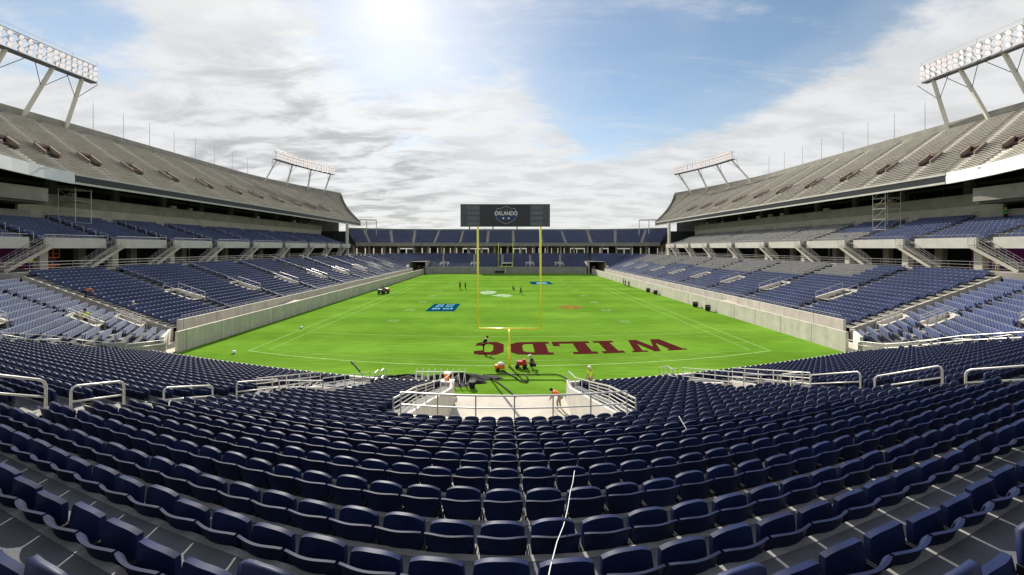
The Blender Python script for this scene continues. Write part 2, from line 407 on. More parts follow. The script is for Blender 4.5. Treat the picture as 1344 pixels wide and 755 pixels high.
o = painted('field_logo', [(6.4, 104), (12.6, 104), (12.6, 113), (6.4, 113)], 'blue')
tag(o, 'small blue rectangle painted on the turf behind the right goal upright', 'field logo')
mb = MB(); mb.face([(8.0, 106, .014), (11.4, 106, .014), (11.0, 110, .014), (8.4, 110, .014)]); mb.build('lettering', M['cyan'], o)
def blobpoly(cx, cy, rx, ry, n=26, seed=1, rough=.28):
    r = random.Random(seed); return [(cx + rx * math.cos(2 * math.pi * i / n) * (1 - rough * r.random()), cy + ry * math.sin(2 * math.pi * i / n) * (1 - rough * r.random())) for i in range(n)]
o = painted('field_logo', blobpoly(-4.9, 85.5, 2.7, 4.2, seed=3, rough=.5), 'whitepaint')
tag(o, 'large whitish emblem painted at midfield behind the near goal', 'field logo')
mb = MB(); mb.face([(x, y, .010) for x, y in blobpoly(-1.3, 80.2, 2.6, 3.0, seed=5, rough=.5)]); mb.face([(x, y, .0145) for x, y in blobpoly(-4.6, 86, .8, 1.4, seed=8)])
mb.build('emblem_wing', M['whitepaint'], o)
o = painted('field_logo', blobpoly(10.4, 64.6, 2.6, 2.4, seed=9, rough=.35), 'brown')
tag(o, 'brownish unfinished patch painted on the right half of the turf', 'field logo')

# ================================================================== grandstand, near end
SEATS_NEAR = []       # (x, y, z, yaw, row, dist_from_centre_index)
near = tag(empty('grandstand', (CX, 0, 0)), 'near end stand of curved rows of navy seats, filling the bottom of the photo', 'grandstand')
def in_tunnel(n, X): return n >= 9 and TUN[0] - .25 < X < TUN[1] + .25
def in_vom(X, Y, g=0.0): return any(a - g < X < b + g for a, b in VOM) and VOMY[0] - g < Y < VOMY[1] + g
def row_limit(n):
    return min(BOWL_X, 14 + 5.0 * max(0, n + 3)) if n < 1 else BOWL_X
tr = MB(); ns = MB()
Xs = sorted(set([round(x, 3) for x in np.linspace(-BOWL_X, BOWL_X, 97)] + [TUN[0] - .25, TUN[1] + .25] + [v for ab in VOM for v in ab]))
for n in range(NMIN, NMAX + 1):
    d0 = row_d(n) - .10; d1 = row_d(n + 1) - .10; z = row_z(n); zn = row_z(n + 1) if n < NMAX else 0
    if n == NMAX: d1 = 24.45
    for a, c in zip(Xs[:-1], Xs[1:]):
        xm = (a + c) / 2
        if abs(xm) > row_limit(n) or in_tunnel(n, xm): continue
        if in_vom(xm, curveY(row_d(n) + .3, xm)): continue
        p0, p1, p2, p3 = (a, curveY(d0, a)), (c, curveY(d0, c)), (c, curveY(d1, c)), (a, curveY(d1, a))
        tr.face([(*p0, z), (*p1, z), (*p2, z), (*p3, z)], M['tread'])
        tr.face([(*p3, z), (*p2, z), (*p2, zn), (*p3, zn)], M['tread'])
        e = d1 - .075
        q0, q1 = (a, curveY(e, a)), (c, curveY(e, c))
        ns.face([(*q0, z + .004), (*q1, z + .004), (*p2, z + .004), (*p3, z + .004)])
# walkway behind the top row
zt = row_z(NMIN) + .293
for a, c in zip(Xs[:-1], Xs[1:]):
    if abs((a + c) / 2) > 14: continue
    y0, y1 = curveY(row_d(NMIN) - .1, a), curveY(row_d(NMIN) - .1, c)
    tr.face([(a, y0, zt), (a, -10, zt), (c, -10, zt), (c, y1, zt)], M['tread'])
    tr.face([(a, y0, zt), (c, y1, zt), (c, y1, zt - .30), (a, y0, zt - .30)], M['tread'])
tr.build('terrace', None, near); ns.build('tread_nosing', M['nosing'], near)

# aisle steps: one joined flight per aisle, half-height steps
for side in (0, 1, 2, 3):
    S = []; st = MB()
    def fin():
        global S, st
        if len(S) > 3: flight(st, S); st.build('aisle_step', M['conc2'], near)
        S = []; st = MB()
    for n in range(-1, NMAX):
        xa = {0: -9.7, 1: 12.2, 2: -31.4, 3: 31.4}[side]; d = row_d(n) - .10
        if side == 1: xa = r_aisle(curveY(d, 12.3))
        Y = curveY(d, xa)
        if in_vom(xa, Y, .6): fin(); continue
        w = .60; z = row_z(n); z2 = row_z(n + 1)
        for f, zz in ((.004, z), (.30, z), (.30, (z + z2) / 2 + .0)) if False else ((.004, (z + row_z(n - 1)) / 2), (.32, (z + row_z(n - 1)) / 2), (.32, z + .004), (.92, z + .004)):
            y1, y2 = curveY(d + f, xa - w), curveY(d + f, xa + w)
            S.append(((xa - w, y1 + .003, zz), (xa + w, y2 + .003, zz)))
    fin()

# front wall, tunnel walls, head wall
fw = MB()
for rng_ in ([x for x in Xs if x <= TUN[0]] , [x for x in Xs if x >= TUN[1]]):
    xs = [x for x in rng_ if abs(x) <= 31.2]
    xs = sorted(set(xs + ([TUN[0] - .01] if xs[0] < 0 else [TUN[1] + .01])))
    fw.wall([(x, curveY(24.45, x)) for x in xs], -.05, 1.42, .22)
fw.build('front_wall', M['conc_white'], near)
for xw, sd in ((TUN[0], 1), (TUN[1], -1)):
    ys = [11.75] + [curveY(row_d(n) - .1, xw) for n in range(10, NMAX + 1)] + [curveY(24.7, xw)]
    tops = [row_z(9) + .10] + [row_z(n - 1) * .5 + row_z(n) * .5 + .08 for n in range(10, NMAX + 1)] + [1.5]
    mb = MB(); mb.wall([(xw, y) for y in ys], -.05, tops, .22, side=sd); mb.build('tunnel_wall', M['conc_white'], near)
    rl = MB(); xr = xw - sd * .11
    ny = 6
    Yr = [ys[0] + .05] + list(ys[3:12:2]) + [ys[-1] - .3]; Zr = [np.interp(y, ys, tops) for y in Yr]
    hts = [float(np.interp(y, [ys[0], 17.5, ys[-1]], [.95, .82, .70])) for y in Yr]
    for y, z, hh in zip(Yr, Zr, hts): rl.tube([(xr, y, z), (xr, y, z + hh)], .028, 6)
    rl.tube([(xr, y, z + hh) for y, z, hh in zip(Yr, Zr, hts)], .032, 6)
    for q in range(1, 6):
        rl.tube([(xr, y, z + hh * q / 6) for y, z, hh in zip(Yr, Zr, hts) if y < 19], .017, 5)
    rl.build('handrail', M['rail'], near)
hw = MB(); hw.wall([(x, curveY(11.76, x)) for x in np.linspace(TUN[0], TUN[1], 9)], 0, row_z(8) + .03, .2)
hw.build('tunnel_head_wall', M['conc'], near)
rl = MB(); xs = np.linspace(TUN[0] + .03, TUN[1] - .03, 7)
def hp(x, h): return (x, curveY(11.86, x), row_z(8) + h)
for x in xs: rl.tube([hp(x, 0), hp(x, .85)], .025, 6)
for h in (.85, .45, .10): rl.tube([hp(x, h) for x in xs], .024 if h < .8 else .03, 6)
rl.build('guard_rail', M['rail'], near)

# vomitories: two wells with white walls and rails
for (xa, xb) in VOM:
    ya, yb = VOMY; za = tread_z((xa + xb) / 2, ya - .2) + .02; zb = tread_z((xa + xb) / 2, yb) + .12
    v = MB(); fl = tread_z((xa + xb) / 2, yb) - .45
    v.wall([(xa, ya), (xb, ya)], fl - .8, za, .2, M['conc_white'])
    for x, sd in ((xa, -1), (xb, 1)):
        v.wall([(x, ya + .2), (x, (ya + yb) / 2), (x, yb)], fl - .8, [za, (za + zb) / 2 - .1, zb], .2, M['conc_white'], side=sd)
    v.face([(xa, ya, fl), (xb, ya, fl), (xb, yb, fl), (xa, yb, fl)], M['conc'])
    v.wall([(xb, yb), (xa, yb)], fl - .8, fl + .45, .2, M['conc_white'])
    vo = v.build('vomitory', None, near)
    for x in (xa + .1, xb - .1):
        r = MB(); ys = np.linspace(ya + .15, yb - .1, 6); zz = np.interp(ys, [ya, yb], [za, zb])
        for y, z in zip(ys, zz): r.tube([(x, y, z - .1), (x, y, z + .75)], .025, 6)
        for h in (.75, .5, .25): r.tube([(x, y, z + h) for y, z in zip(ys, zz)], .024, 6)
        r.build('handrail', M['rail'], vo)
    r = MB()
    xs = np.linspace(xa + .1, xb - .1, 5)
    for x in xs[1:-1]: r.tube([(x, ya + .1, za - .05), (x, ya + .1, za + .62)], .025, 6)
    for h in (.62, .32): r.tube([(x, ya + .1, za + h) for x in xs], .026, 6)
    r.build('handrail', M['rail'], vo)
    # stair rails carrying on to the front wall
    xm = xa - .3 if xa < 0 else xb + .3
    xin = xb + .1 if xa < 0 else xa - .1
    r = MB(); ys = np.linspace(yb + .2, curveY(24.2, xin), 5); zz = [tread_z(xin, y - .05) for y in ys]
    for y, z in zip(ys, zz): r.tube([(xin, y, z), (xin, y, z + 1.0)], .025, 6)
    for h in (1.0, .55): r.tube([(xin, y, z + h) for y, z in zip(ys, zz)], .026, 6)
    r.build('handrail', M['rail'], near)
# white parapets and rails at the outer bowl edges
for s in (-1, 1):
    x = s * (BOWL_X - .05); ys = [20, 22, 24.5, 27, 29, 31, 32.6]
    zz = [max(tread_z(x, y) - .25, .9) for y in ys]
    mb = MB(); mb.wall([(x, y) for y in ys], 0, [z + .30 for z in zz], .2, side=s); mb.build('side_wall', M['conc'], near)
    r = MB()
    for y, z in zip(ys, zz): r.tube([(x, y, z + .28), (x, y, z + 1.0)], .025, 6)
    for h in (1.0, .65): r.tube([(x, y, z + h) for y, z in zip(ys, zz)], .024, 6)
    r.build('handrail', M['rail'], near)
    for yy in (26.5, 29.8):               # short stair rails at the ends of the front wall
        pass
# unseen tier added behind the viewer to keep the sky off the seat backs
mb = MB(); mb.box(-48, 48, -9.4, -9.0, 7, 14.6, M['conc_dark']); mb.box(-48, 48, -9.0, -5.0, 14.0, 14.6, M['conc2'])
for k in range(14): mb.box(-48, 48, -9.9 - .85 * (k + 1), -9.05 - .85 * k - .86 * 0, 14.2 + .5 * k, 14.603 + .5 * k, M['conc2'])
mb.box(-48, 48, -22.4, -22.0, 7, 23.5, M['conc_dark']); mb.build('unseen_rear_tier', None, near)
# seats of the near end
for n in range(NMIN, NMAX + 1):
    d = row_d(n)
    for sgn in (1, -1):
        X = -.04; i = 0
        while abs(X) < row_limit(n) - .5:
            if sgn == 1 or i > 0:
                Y = curveY(d, X)
                ok = not in_tunnel(n, X) and not (n >= 9 and (abs(X - TUN[0]) < .55 or abs(X - TUN[1]) < .55))
                ok = ok and not in_vom(X, Y, .35)
                for xa in (-9.7, -31.4, 31.4): ok = ok and abs(X - xa) > .78
                ok = ok and abs(X - r_aisle(Y)) > .78 and not (n >= NMAX - 1 and abs(X) > 30.3)
                if ok and not (n == NMIN and abs(X) < 1.2): SEATS_NEAR.append((CX + X, Y, row_z(n), math.atan2(slopeY(d, X), 1), n, sgn * i))
            sl = slopeY(d, X); X2 = X + sgn * .5 / math.sqrt(1 + sl * sl)
            sl = slopeY(d, (X + X2) / 2); X += sgn * .5 / math.sqrt(1 + sl * sl); i += 1
# ================================================================== side and far stands (lower tier): one U, three stands
SEATS_FAR = []        # (x, y, z, yaw, kind)
KR = 18; DR = .88; RZ = .31; Z0 = 1.8
def rowz(k): return Z0 + RZ * k
def upath(o):
    """plan polyline (point, outward normal, tag) of the lower U offset by o"""
    P = []
    for y in np.linspace(39.3, 137, 50): P.append(((-36 - o, y), (-1, 0), 'L'))
    for a in np.linspace(180, 90, 13)[1:]:
        P.append(((-24 + (12 + o) * math.cos(R(a)), 137 + (12 + o) * math.sin(R(a))), (math.cos(R(a)), math.sin(R(a))), 'F'))
    for x in np.linspace(-24, 24, 25)[1:]: P.append(((x, 149 + o), (0, 1), 'F'))
    for a in np.linspace(90, 0, 13)[1:]:
        P.append(((24 + (12 + o) * math.cos(R(a)), 137 + (12 + o) * math.sin(R(a))), (math.cos(R(a)), math.sin(R(a))), 'F'))
    for y in np.linspace(137, 39.3, 50)[1:]: P.append(((36 + o, y), (1, 0), 'R'))
    return P
AIS = [48.0, 59, 70, 81.5, 93, 105, 117, 130]         # aisles across the side stands
AISF = [-13.5, -26, -2.2, 9, 21, 33]                  # aisles of the far stand (x)
VOMS = [(AIS[i], 5, 8) for i in range(8)]
PORT = [(-38.6, -32.4), (32.0, 38.2)]                 # corner portals at the far end
stands = {}
stands['L'] = tag(empty('grandstand', (-45, 85, 0)), 'lower stand along the left sideline, navy seats partly in shade', 'grandstand')
stands['R'] = tag(empty('grandstand', (45, 85, 0)), 'sunlit lower stand along the right sideline, rows of blue seats', 'grandstand')
stands['F'] = tag(empty('grandstand', (0, 155, 0)), 'lower stand across the far end, behind the far goal', 'grandstand')
def local(mb, root):
    l = root.location; mb.v = [(x - l.x, y - l.y, z - l.z) for x, y, z in mb.v]; return mb
ter = {k: MB() for k in 'LRF'}
def in_port(x, y): return y > 140 and any(a - .3 < x < b + .3 for a, b in PORT)
for k in range(KR):
    A = upath(DR * k); B = upath(DR * (k + 1)); z = rowz(k); z2 = rowz(k + 1)
    for i in range(len(A) - 1):
        t = A[i + 1][2] if A[i][2] != 'F' else A[i][2]
        if A[i][2] == 'F' and A[i + 1][2] == 'R': t = 'R'
        (a, _, _), (c, _, _) = A[i], A[i + 1]; d, e = B[i + 1][0], B[i][0]
        if k < 9 and in_port((a[0] + c[0]) / 2, (a[1] + c[1]) / 2): continue
        mt = M['tread'] if t != 'R' else M['conc2']
        ter[t].face([(*a, z), (*e, z), (*d, z), (*c, z)], M['tread_side'])
        ter[t].face([(*e, z), (*e, z2), (*d, z2), (*d, z)], M['tread_side'])
for t in 'LRF': local(ter[t], stands[t]).build('terrace', None, stands[t])
# inner and outer field walls
P = upath(-.55)
for t in 'LRF':
    pts = [p[0] for p in P if p[2] == t]
    if t == 'F':
        pts = [p for p in pts if not in_port(p[0], p[1])]
        segs = [[p for p in pts if p[0] <= PORT[0][0] - .2], [p for p in pts if PORT[0][1] + .2 <= p[0] <= PORT[1][0] - .2], [p for p in pts if p[0] >= PORT[1][1] + .2]]
    else:
        segs = [pts]
    for sg in segs:
        if len(sg) < 2: continue
        mb = MB(); mb.wall(sg, -.05, 2.7, .3, side=-1 if t != 'x' else 1); local(mb, stands[t]).build('field_wall', M['wall'] if t != 'F' else M['wall_grey'], stands[t])
for s, t in ((-1, 'L'), (1, 'R')):
    mb = MB(); y0 = 36.6
    ys = [y0, y0 + .6] + list(np.linspace(39, 146, 40))
    mb.wall([(s * (WX + .02), y) for y in ys], -.05, [2.05] * len(ys), .28, side=s)
    local(mb, stands[t]).build('outer_field_wall', M['wall'], stands[t])
    # ramp end and corner pad between the walls
    mb = MB(); mb.face([(s * 33.4, 31.5, .12), (s * 31.0, 32.0, .12), (s * 33.3, 37, .12), (s * 36.4, 39.3, .5), (s * 37, 36, .5)]) if s > 0 else mb.face([(s * 37, 36, .5), (s * 36.4, 39.3, .5), (s * 33.3, 37, .12), (s * 31.0, 32.0, .12), (s * 33.4, 31.5, .12)])
    mb.face([(s * 33.4, 36.6, .13), (s * 35.3, 36.6, .4), (s * 35.3, 60, 1.9), (s * 33.4, 60, 1.9)])
    local(mb, stands[t]).build('ramp', M['conc'], stands[t])
# far portals
for a, b in PORT:
    mb = MB(); y0, y1 = 145.6, 158; zt = 4.6
    mb.box(a - .3, a, y0, y1, 0, zt, M['conc']); mb.box(b, b + .3, y0, y1, 0, zt, M['conc'])
    mb.box(a - .3, b + .3, y0 + .4, y1, zt + .003, zt + .22, M['conc_dark']); mb.box(a, b, y1 - .3, y1 - .01, 0, zt, M['dark'])
    mb.box(a + .4, a + 2.3, y1 - 2.5, y1 - 1.5, .5, 3.0, M['tan']); mb.box(a + 3.0, a + 4.4, y1 - 3.5, y1 - 2.0, 0, 2.6, M['conc_white'])
    local(mb, stands['F']).build('portal', None, stands['F'])
mb = MB(); a, b = -2.3, 1.6; y0, y1, zt = 148.3, 152.2, 3.9
mb.box(a - .35, a, y0, y1, 0, zt, M['conc_white']); mb.box(b, b + .35, y0, y1, 0, zt, M['conc_white']); mb.box(a - .35, b + .35, y0 + .003, y1, zt + .002, zt + .4, M['conc_white'])
mb.box(a, b, y0 + .6, y0 + .7, 0, zt, M['dark']); mb.box(-.6, -.45, y0 + .45, y0 + .58, 0, zt, M['conc2'])
local(mb, stands['F']).build('portal', None, stands['F'])

def near_any(v, L, w): return any(abs(v - a) < w for a in L)
def seats_side(k):
    """yield seats of row k of the U"""
    o = DR * k + .72; P = upath(o); z = rowz(k)
    acc = 0.0
    for i in range(len(P) - 1):
        a = Vector(P[i][0]); b = Vector(P[i + 1][0]); n = P[i + 1][1] if P[i][2] == 'F' else P[i][1]
        L = (b - a).length; u = (b - a) / L if L else None
        s = .5 - acc if acc else .25
        while s <= L:
            p = a + u * s; nn = Vector(P[i][1]) * (1 - s / L) + Vector(P[i + 1][1]) * (s / L)
            yield p.x, p.y, z, math.atan2(nn.x, -nn.y), (P[i][2] if P[i][2] == P[i + 1][2] else 'F')
            s += .5
        acc = L - (s - .5)
AISW = .62
for k in range(KR):
    for x, y, z, yaw, t in seats_side(k):
        if t in 'LR':
            if near_any(y, AIS, AISW) or y < 40.0: continue
            if any(abs(y - ya) < 1.35 and k0 - 1 <= k <= k1 for ya, k0, k1 in VOMS): continue
        else:
            if y > 148.5:
                if near_any(x * (149 / y), AISF, .6): continue
                if in_port(x, y) and k < 9: continue
                if -2.9 < x < 2.2 and k < 4: continue
            else:
                ang = math.degrees(math.atan2(y - 137, abs(x) - 24))
                if abs(ang - 22) < 1.6 or abs(ang - 2) < 1.6: continue
                if in_port(x, y) and k < 9: continue
        wrapped = t == 'R' and y > 52 and k > 13 - [0, 1, 2, 3, 3, 2, 4, 3, 4][sum(y > a for a in AIS)] and rng.random() < .995
        SEATS_FAR.append((x, y, z, yaw, 1 if wrapped else 0))
# aisle strips with nosings, vomitory wells
for s, t in ((-1, 'L'), (1, 'R')):
    for ya in AIS + [39.9]:
        stp = MB(); S = []
        for k in range(KR):
            x = s * (36 + DR * k); z = rowz(k)
            for f, zz in ((.003, z + .003), (.55, z + .003), (.55, z + RZ * .5), (.88, z + RZ * .5)): S.append(((x + s * f, ya - .55, zz), (x + s * f, ya + .55, zz)))
        flight(stp, S if s < 0 else [(b, a) for a, b in S]); local(stp, stands[t]).build('aisle_step', M['conc2'], stands[t])
    for ya in AIS:
        for ks in (range(0, 4, 2), range(9, KR, 2)):
            rl = MB()
            for k in ks:
                x = s * (36 + DR * k); z = rowz(k)
                rl.tube([(x, ya, z), (x, ya, z + .95), (x + s * 1.55, ya, z + .95 + RZ * 1.7), (x + s * 1.55, ya, z + RZ)], .035, 5)
            local(rl, stands[t]).build('aisle_rail', M['steel_dk'], stands[t])
    for ya, k0, k1 in VOMS:
        v = MB(); xa, xb = 36 + DR * k0, 36 + DR * (k1 + 1); za, zb = rowz(k0), rowz(k1 + 1)
        for yy in (ya - 1.2, ya + 1.0):
            v.raw([(s * xa, yy, za - .5), (s * xb, yy, za - .5), (s * xb, yy, zb + .35), (s * xa, yy, za + .5), (s * xa, yy + .2, za - .5), (s * xb, yy + .2, za - .5), (s * xb, yy + .2, zb + .35), (s * xa, yy + .2, za + .5)],
                  [(0, 1, 2, 3), (7, 6, 5, 4), (3, 2, 6, 7), (0, 3, 7, 4), (1, 5, 6, 2)], M['conc_white'])
        v.box(s * xb, s * (xb + .2), ya - 1.2, ya + 1.2, za, zb + .4, M['conc_white'])
        v.box(s * xb, s * (xb - .06), ya - .95, ya + .95, za + .4, zb + .1, M['dark'])
        v.face([(s * xa, ya - 1.0, za + .34), (s * xb, ya - 1.0, za + .34), (s * xb, ya + 1.0, za + .34), (s * xa, ya + 1.0, za + .34)][::int(s)], M['conc2'])
        for yy in (ya - 1.1, ya + 1.1):
            v.tube([(s * xa, yy, za + .6), (s * xa, yy, za + 1.15), (s * xb, yy, zb + 1.1), (s * xb, yy, zb + .5)], .03, 5, M['rail'])
            v.tube([(s * (xa + xb) / 2, yy, (za + zb) / 2 + .5), (s * (xa + xb) / 2, yy, (za + zb) / 2 + 1.1)], .03, 5, M['rail'])
        local(v, stands[t]).build('vomitory', None, stands[t])
    r = MB()                                 # rail along the front wall
    for y in np.arange(41, 136, 3.0): r.tube([(s * 35.6, y, 2.7), (s * 35.6, y, 3.05)], .022, 4)
    r.tube([(s * 35.6, 40, 3.05), (s * 35.6, 135, 3.05)], .025, 5)
    local(r, stands[t]).build('handrail', M['rail'], stands[t])
for xa in AISF:
    S = []
    for k in range(KR):
        y = 149 + DR * k; z = rowz(k); x = xa * y / 149
        if in_port(x, y) and k < 9: continue
        for f, zz in ((.003, z + .003), (.4, z + .003), (.4, z + RZ * .55), (.88, z + RZ * .55)): S.append(((x + .5, y + f, zz), (x - .5, y + f, zz)))
    stp = MB(); flight(stp, S); local(stp, stands['F']).build('aisle_step', M['conc_white'], stands['F'])
for xa in AISF:
    if xa in (33, -2.2): continue
    v = MB(); y = 149 + 1.5; z = rowz(2)
    v.box(xa - 1.7, xa - 1.4, y, y + 3.4, z - .5, z + 1.6); v.box(xa + 1.4, xa + 1.7, y, y + 3.4, z - .5, z + 1.6); v.box(xa - 1.7, xa + 1.7, y + 3.4, y + 3.6, z, z + 2.0)
    local(v, stands['F']).build('vomitory', M['conc_white'], stands['F'])

# ================================================================== corner stands
def cornz(k): return rowz(k) - .70
for s, side in ((-1, 'left'), (1, 'right')):
    root = tag(empty('grandstand', (s * 40, 30, 0)), f'wedge of diagonal seat rows in the near {side} corner, pale blue in the sun' if s < 0 else f'wedge of diagonal seat rows in the near {side} corner, bright blue in the sun', 'grandstand')
    D = Vector((.57, -.82)).normalized(); N = Vector((-.82, -.57))
    def tmax(k): return min(30.0, (36 + .88 * k - BOWL_X - .35) / D.x)
    tb = MB(); sp = MB()
    def pt(k, t): return (-36 - DR * k + D.x * t, 39.3 + D.y * t)
    def m(p): return (s * -p[0], p[1])          # mirror for the right-hand side
    for k in range(KR):
        z = cornz(k); z2 = cornz(k + 1); T0, T1 = tmax(k), tmax(k + 1)
        a, c, d, e = pt(k, 0), pt(k, T0), pt(k + 1, T1), pt(k + 1, 0)
        f1 = [(*m(a), z), (*m(c), z), (*m(d), z), (*m(e), z)]; f2 = [(*m(e), z), (*m(d), z), (*m(d), z2), (*m(e), z2)]
        tb.face(f1 if s < 0 else f1[::-1], M['tread_side']); tb.face(f2 if s < 0 else f2[::-1], M['tread_side'])
        for t in (.55, 6.8):
            if t > T0 - .8: continue
            q = [pt(k, t - .5), pt(k, t + .5)]
            w0 = [Vector(p) + N * .42 for p in q]; w1 = [Vector(p) + N * .71 for p in q]
            P8 = [(*m(w0[0]), z + .002), (*m(w0[1]), z + .002), (*m(w1[1]), z + .002), (*m(w1[0]), z + .002)]
            P8 += [(x, y, z + RZ * .5) for x, y, _ in P8]
            sp.raw(P8, [(0, 3, 2, 1), (4, 5, 6, 7), (0, 1, 5, 4), (1, 2, 6, 5), (2, 3, 7, 6), (3, 0, 4, 7)])
    local(tb, root).build('terrace', None, root); local(sp, root).build('aisle_step', M['conc2'], root)
    eb = MB(); eb.wall([m(pt(k, -.02)) for k in range(KR + 1)], -.05, [rowz(k) - .02 for k in range(KR + 1)], .2, side=s); local(eb, root).build('end_wall', M['conc'], root)
    fwb = MB(); a, c = m(pt(0, -.3)), m(pt(0, tmax(0))); fwb.wall([c, a], -.05, 1.75, .25, side=-s); local(fwb, root).build('front_wall', M['conc_white'], root)
    for kk, tt in ((6, 6.8), (3, 1.3), (11, 15.5)):   # vomitory wells
        v = MB(); k0, k1 = kk, kk + 3
        if tt > tmax(k0) - 1: continue
        hw_ = .95; wall = [pt(k0, tt - hw_), pt(k1, tt - hw_), pt(k1, tt + hw_), pt(k0, tt + hw_)]
        W = [m(p) for p in wall]; zs = [cornz(k0) + .45, cornz(k1) + .5, cornz(k1) + .5, cornz(k0) + .45]
        v.wall(W, [cornz(k0) - .2] * 4, zs, .18, M['conc_white'], side=s)
        v.face([(*w, cornz(k0) + .35) for w in W], M['conc'])
        for i in (0, 2):
            p, q = W[i], W[i + 1]
            for h in (.35, .6): v.tube([(*p, zs[i] + h), (*q, zs[i + 1] + h)], .03, 5, M['rail'])
            for f in (0, .5, 1):
                x = p[0] + (q[0] - p[0]) * f; y = p[1] + (q[1] - p[1]) * f; z = zs[i] + (zs[i + 1] - zs[i]) * f
                v.tube([(x, y, z), (x, y, z + .6)], .03, 5, M['rail'])
        local(v, root).build('vomitory', None, root)
    ex = [(pt(k, tmax(k)), cornz(k)) for k in range(KR + 1)]
    mb = MB(); mb.wall([m(e[0]) for e in ex], -.05, [e[1] + .12 for e in ex], .2, side=-s); local(mb, root).build('side_wall', M['conc2'], root)
    yaw0 = math.atan2(N.x * (1 if s < 0 else -1), -N.y)
    for k in range(KR):
        t = .3; T = tmax(k)
        while t < T - .4:
            skip = abs(t - .55) < .6 or abs(t - 6.8) < .6
            for kk, tt in ((6, 6.8), (3, 1.3), (11, 15.5)):
                if kk - 1 <= k <= kk + 2 and abs(t - tt) < 1.3: skip = True
            if not skip:
                p = Vector(pt(k, t)) + N * .52; q = m(p)
                SEATS_FAR.append((q[0], q[1], cornz(k), yaw0, 0))
            t += .5

# ================================================================== side buildings: concourse, middle tier, suites, upper deck
AT = [42.4, 50.4, 59.2, 68.3, 78.1, 89.5, 100.7, 111, 120.5]           # columns, stairs and aisles of the middle tier
AU = [41.3, 48.3, 53.2, 58.6, 65.3, 72.5, 81, 89.7, 97.7, 107, 116, 124.4, 133]   # aisles of the upper deck
ZW = 7.72; YA, YB = 22.0, 128.0
def Xf(Y): return 59.0 - 3.1 * (max(0, 51 - max(Y, 36)) / 9.4) ** 1.4
def Xb(Y): return 84.0 - 9.4 * (max(0, Y - 118) / 39.0) ** 1.5
NU = 30
def deck(f, t):
    """point of the upper deck: f 0 front .. 1 back, t 0 near .. 1 far"""
    ye = 148 + 14 * f; Y = YA + (ye - YA) * t
    return Xf(Y) + (Xb(Y) - Xf(Y)) * f, Y, 20.2 + 12.6 * f
def deckY(f, Y):
    ye = 148 + 14 * f; return deck(f, min(1, (Y - YA) / (ye - YA)))
def skewY(Y, f): return Y + (11 - (Y - 49) * .08) * (f - .28)
bench_list = []
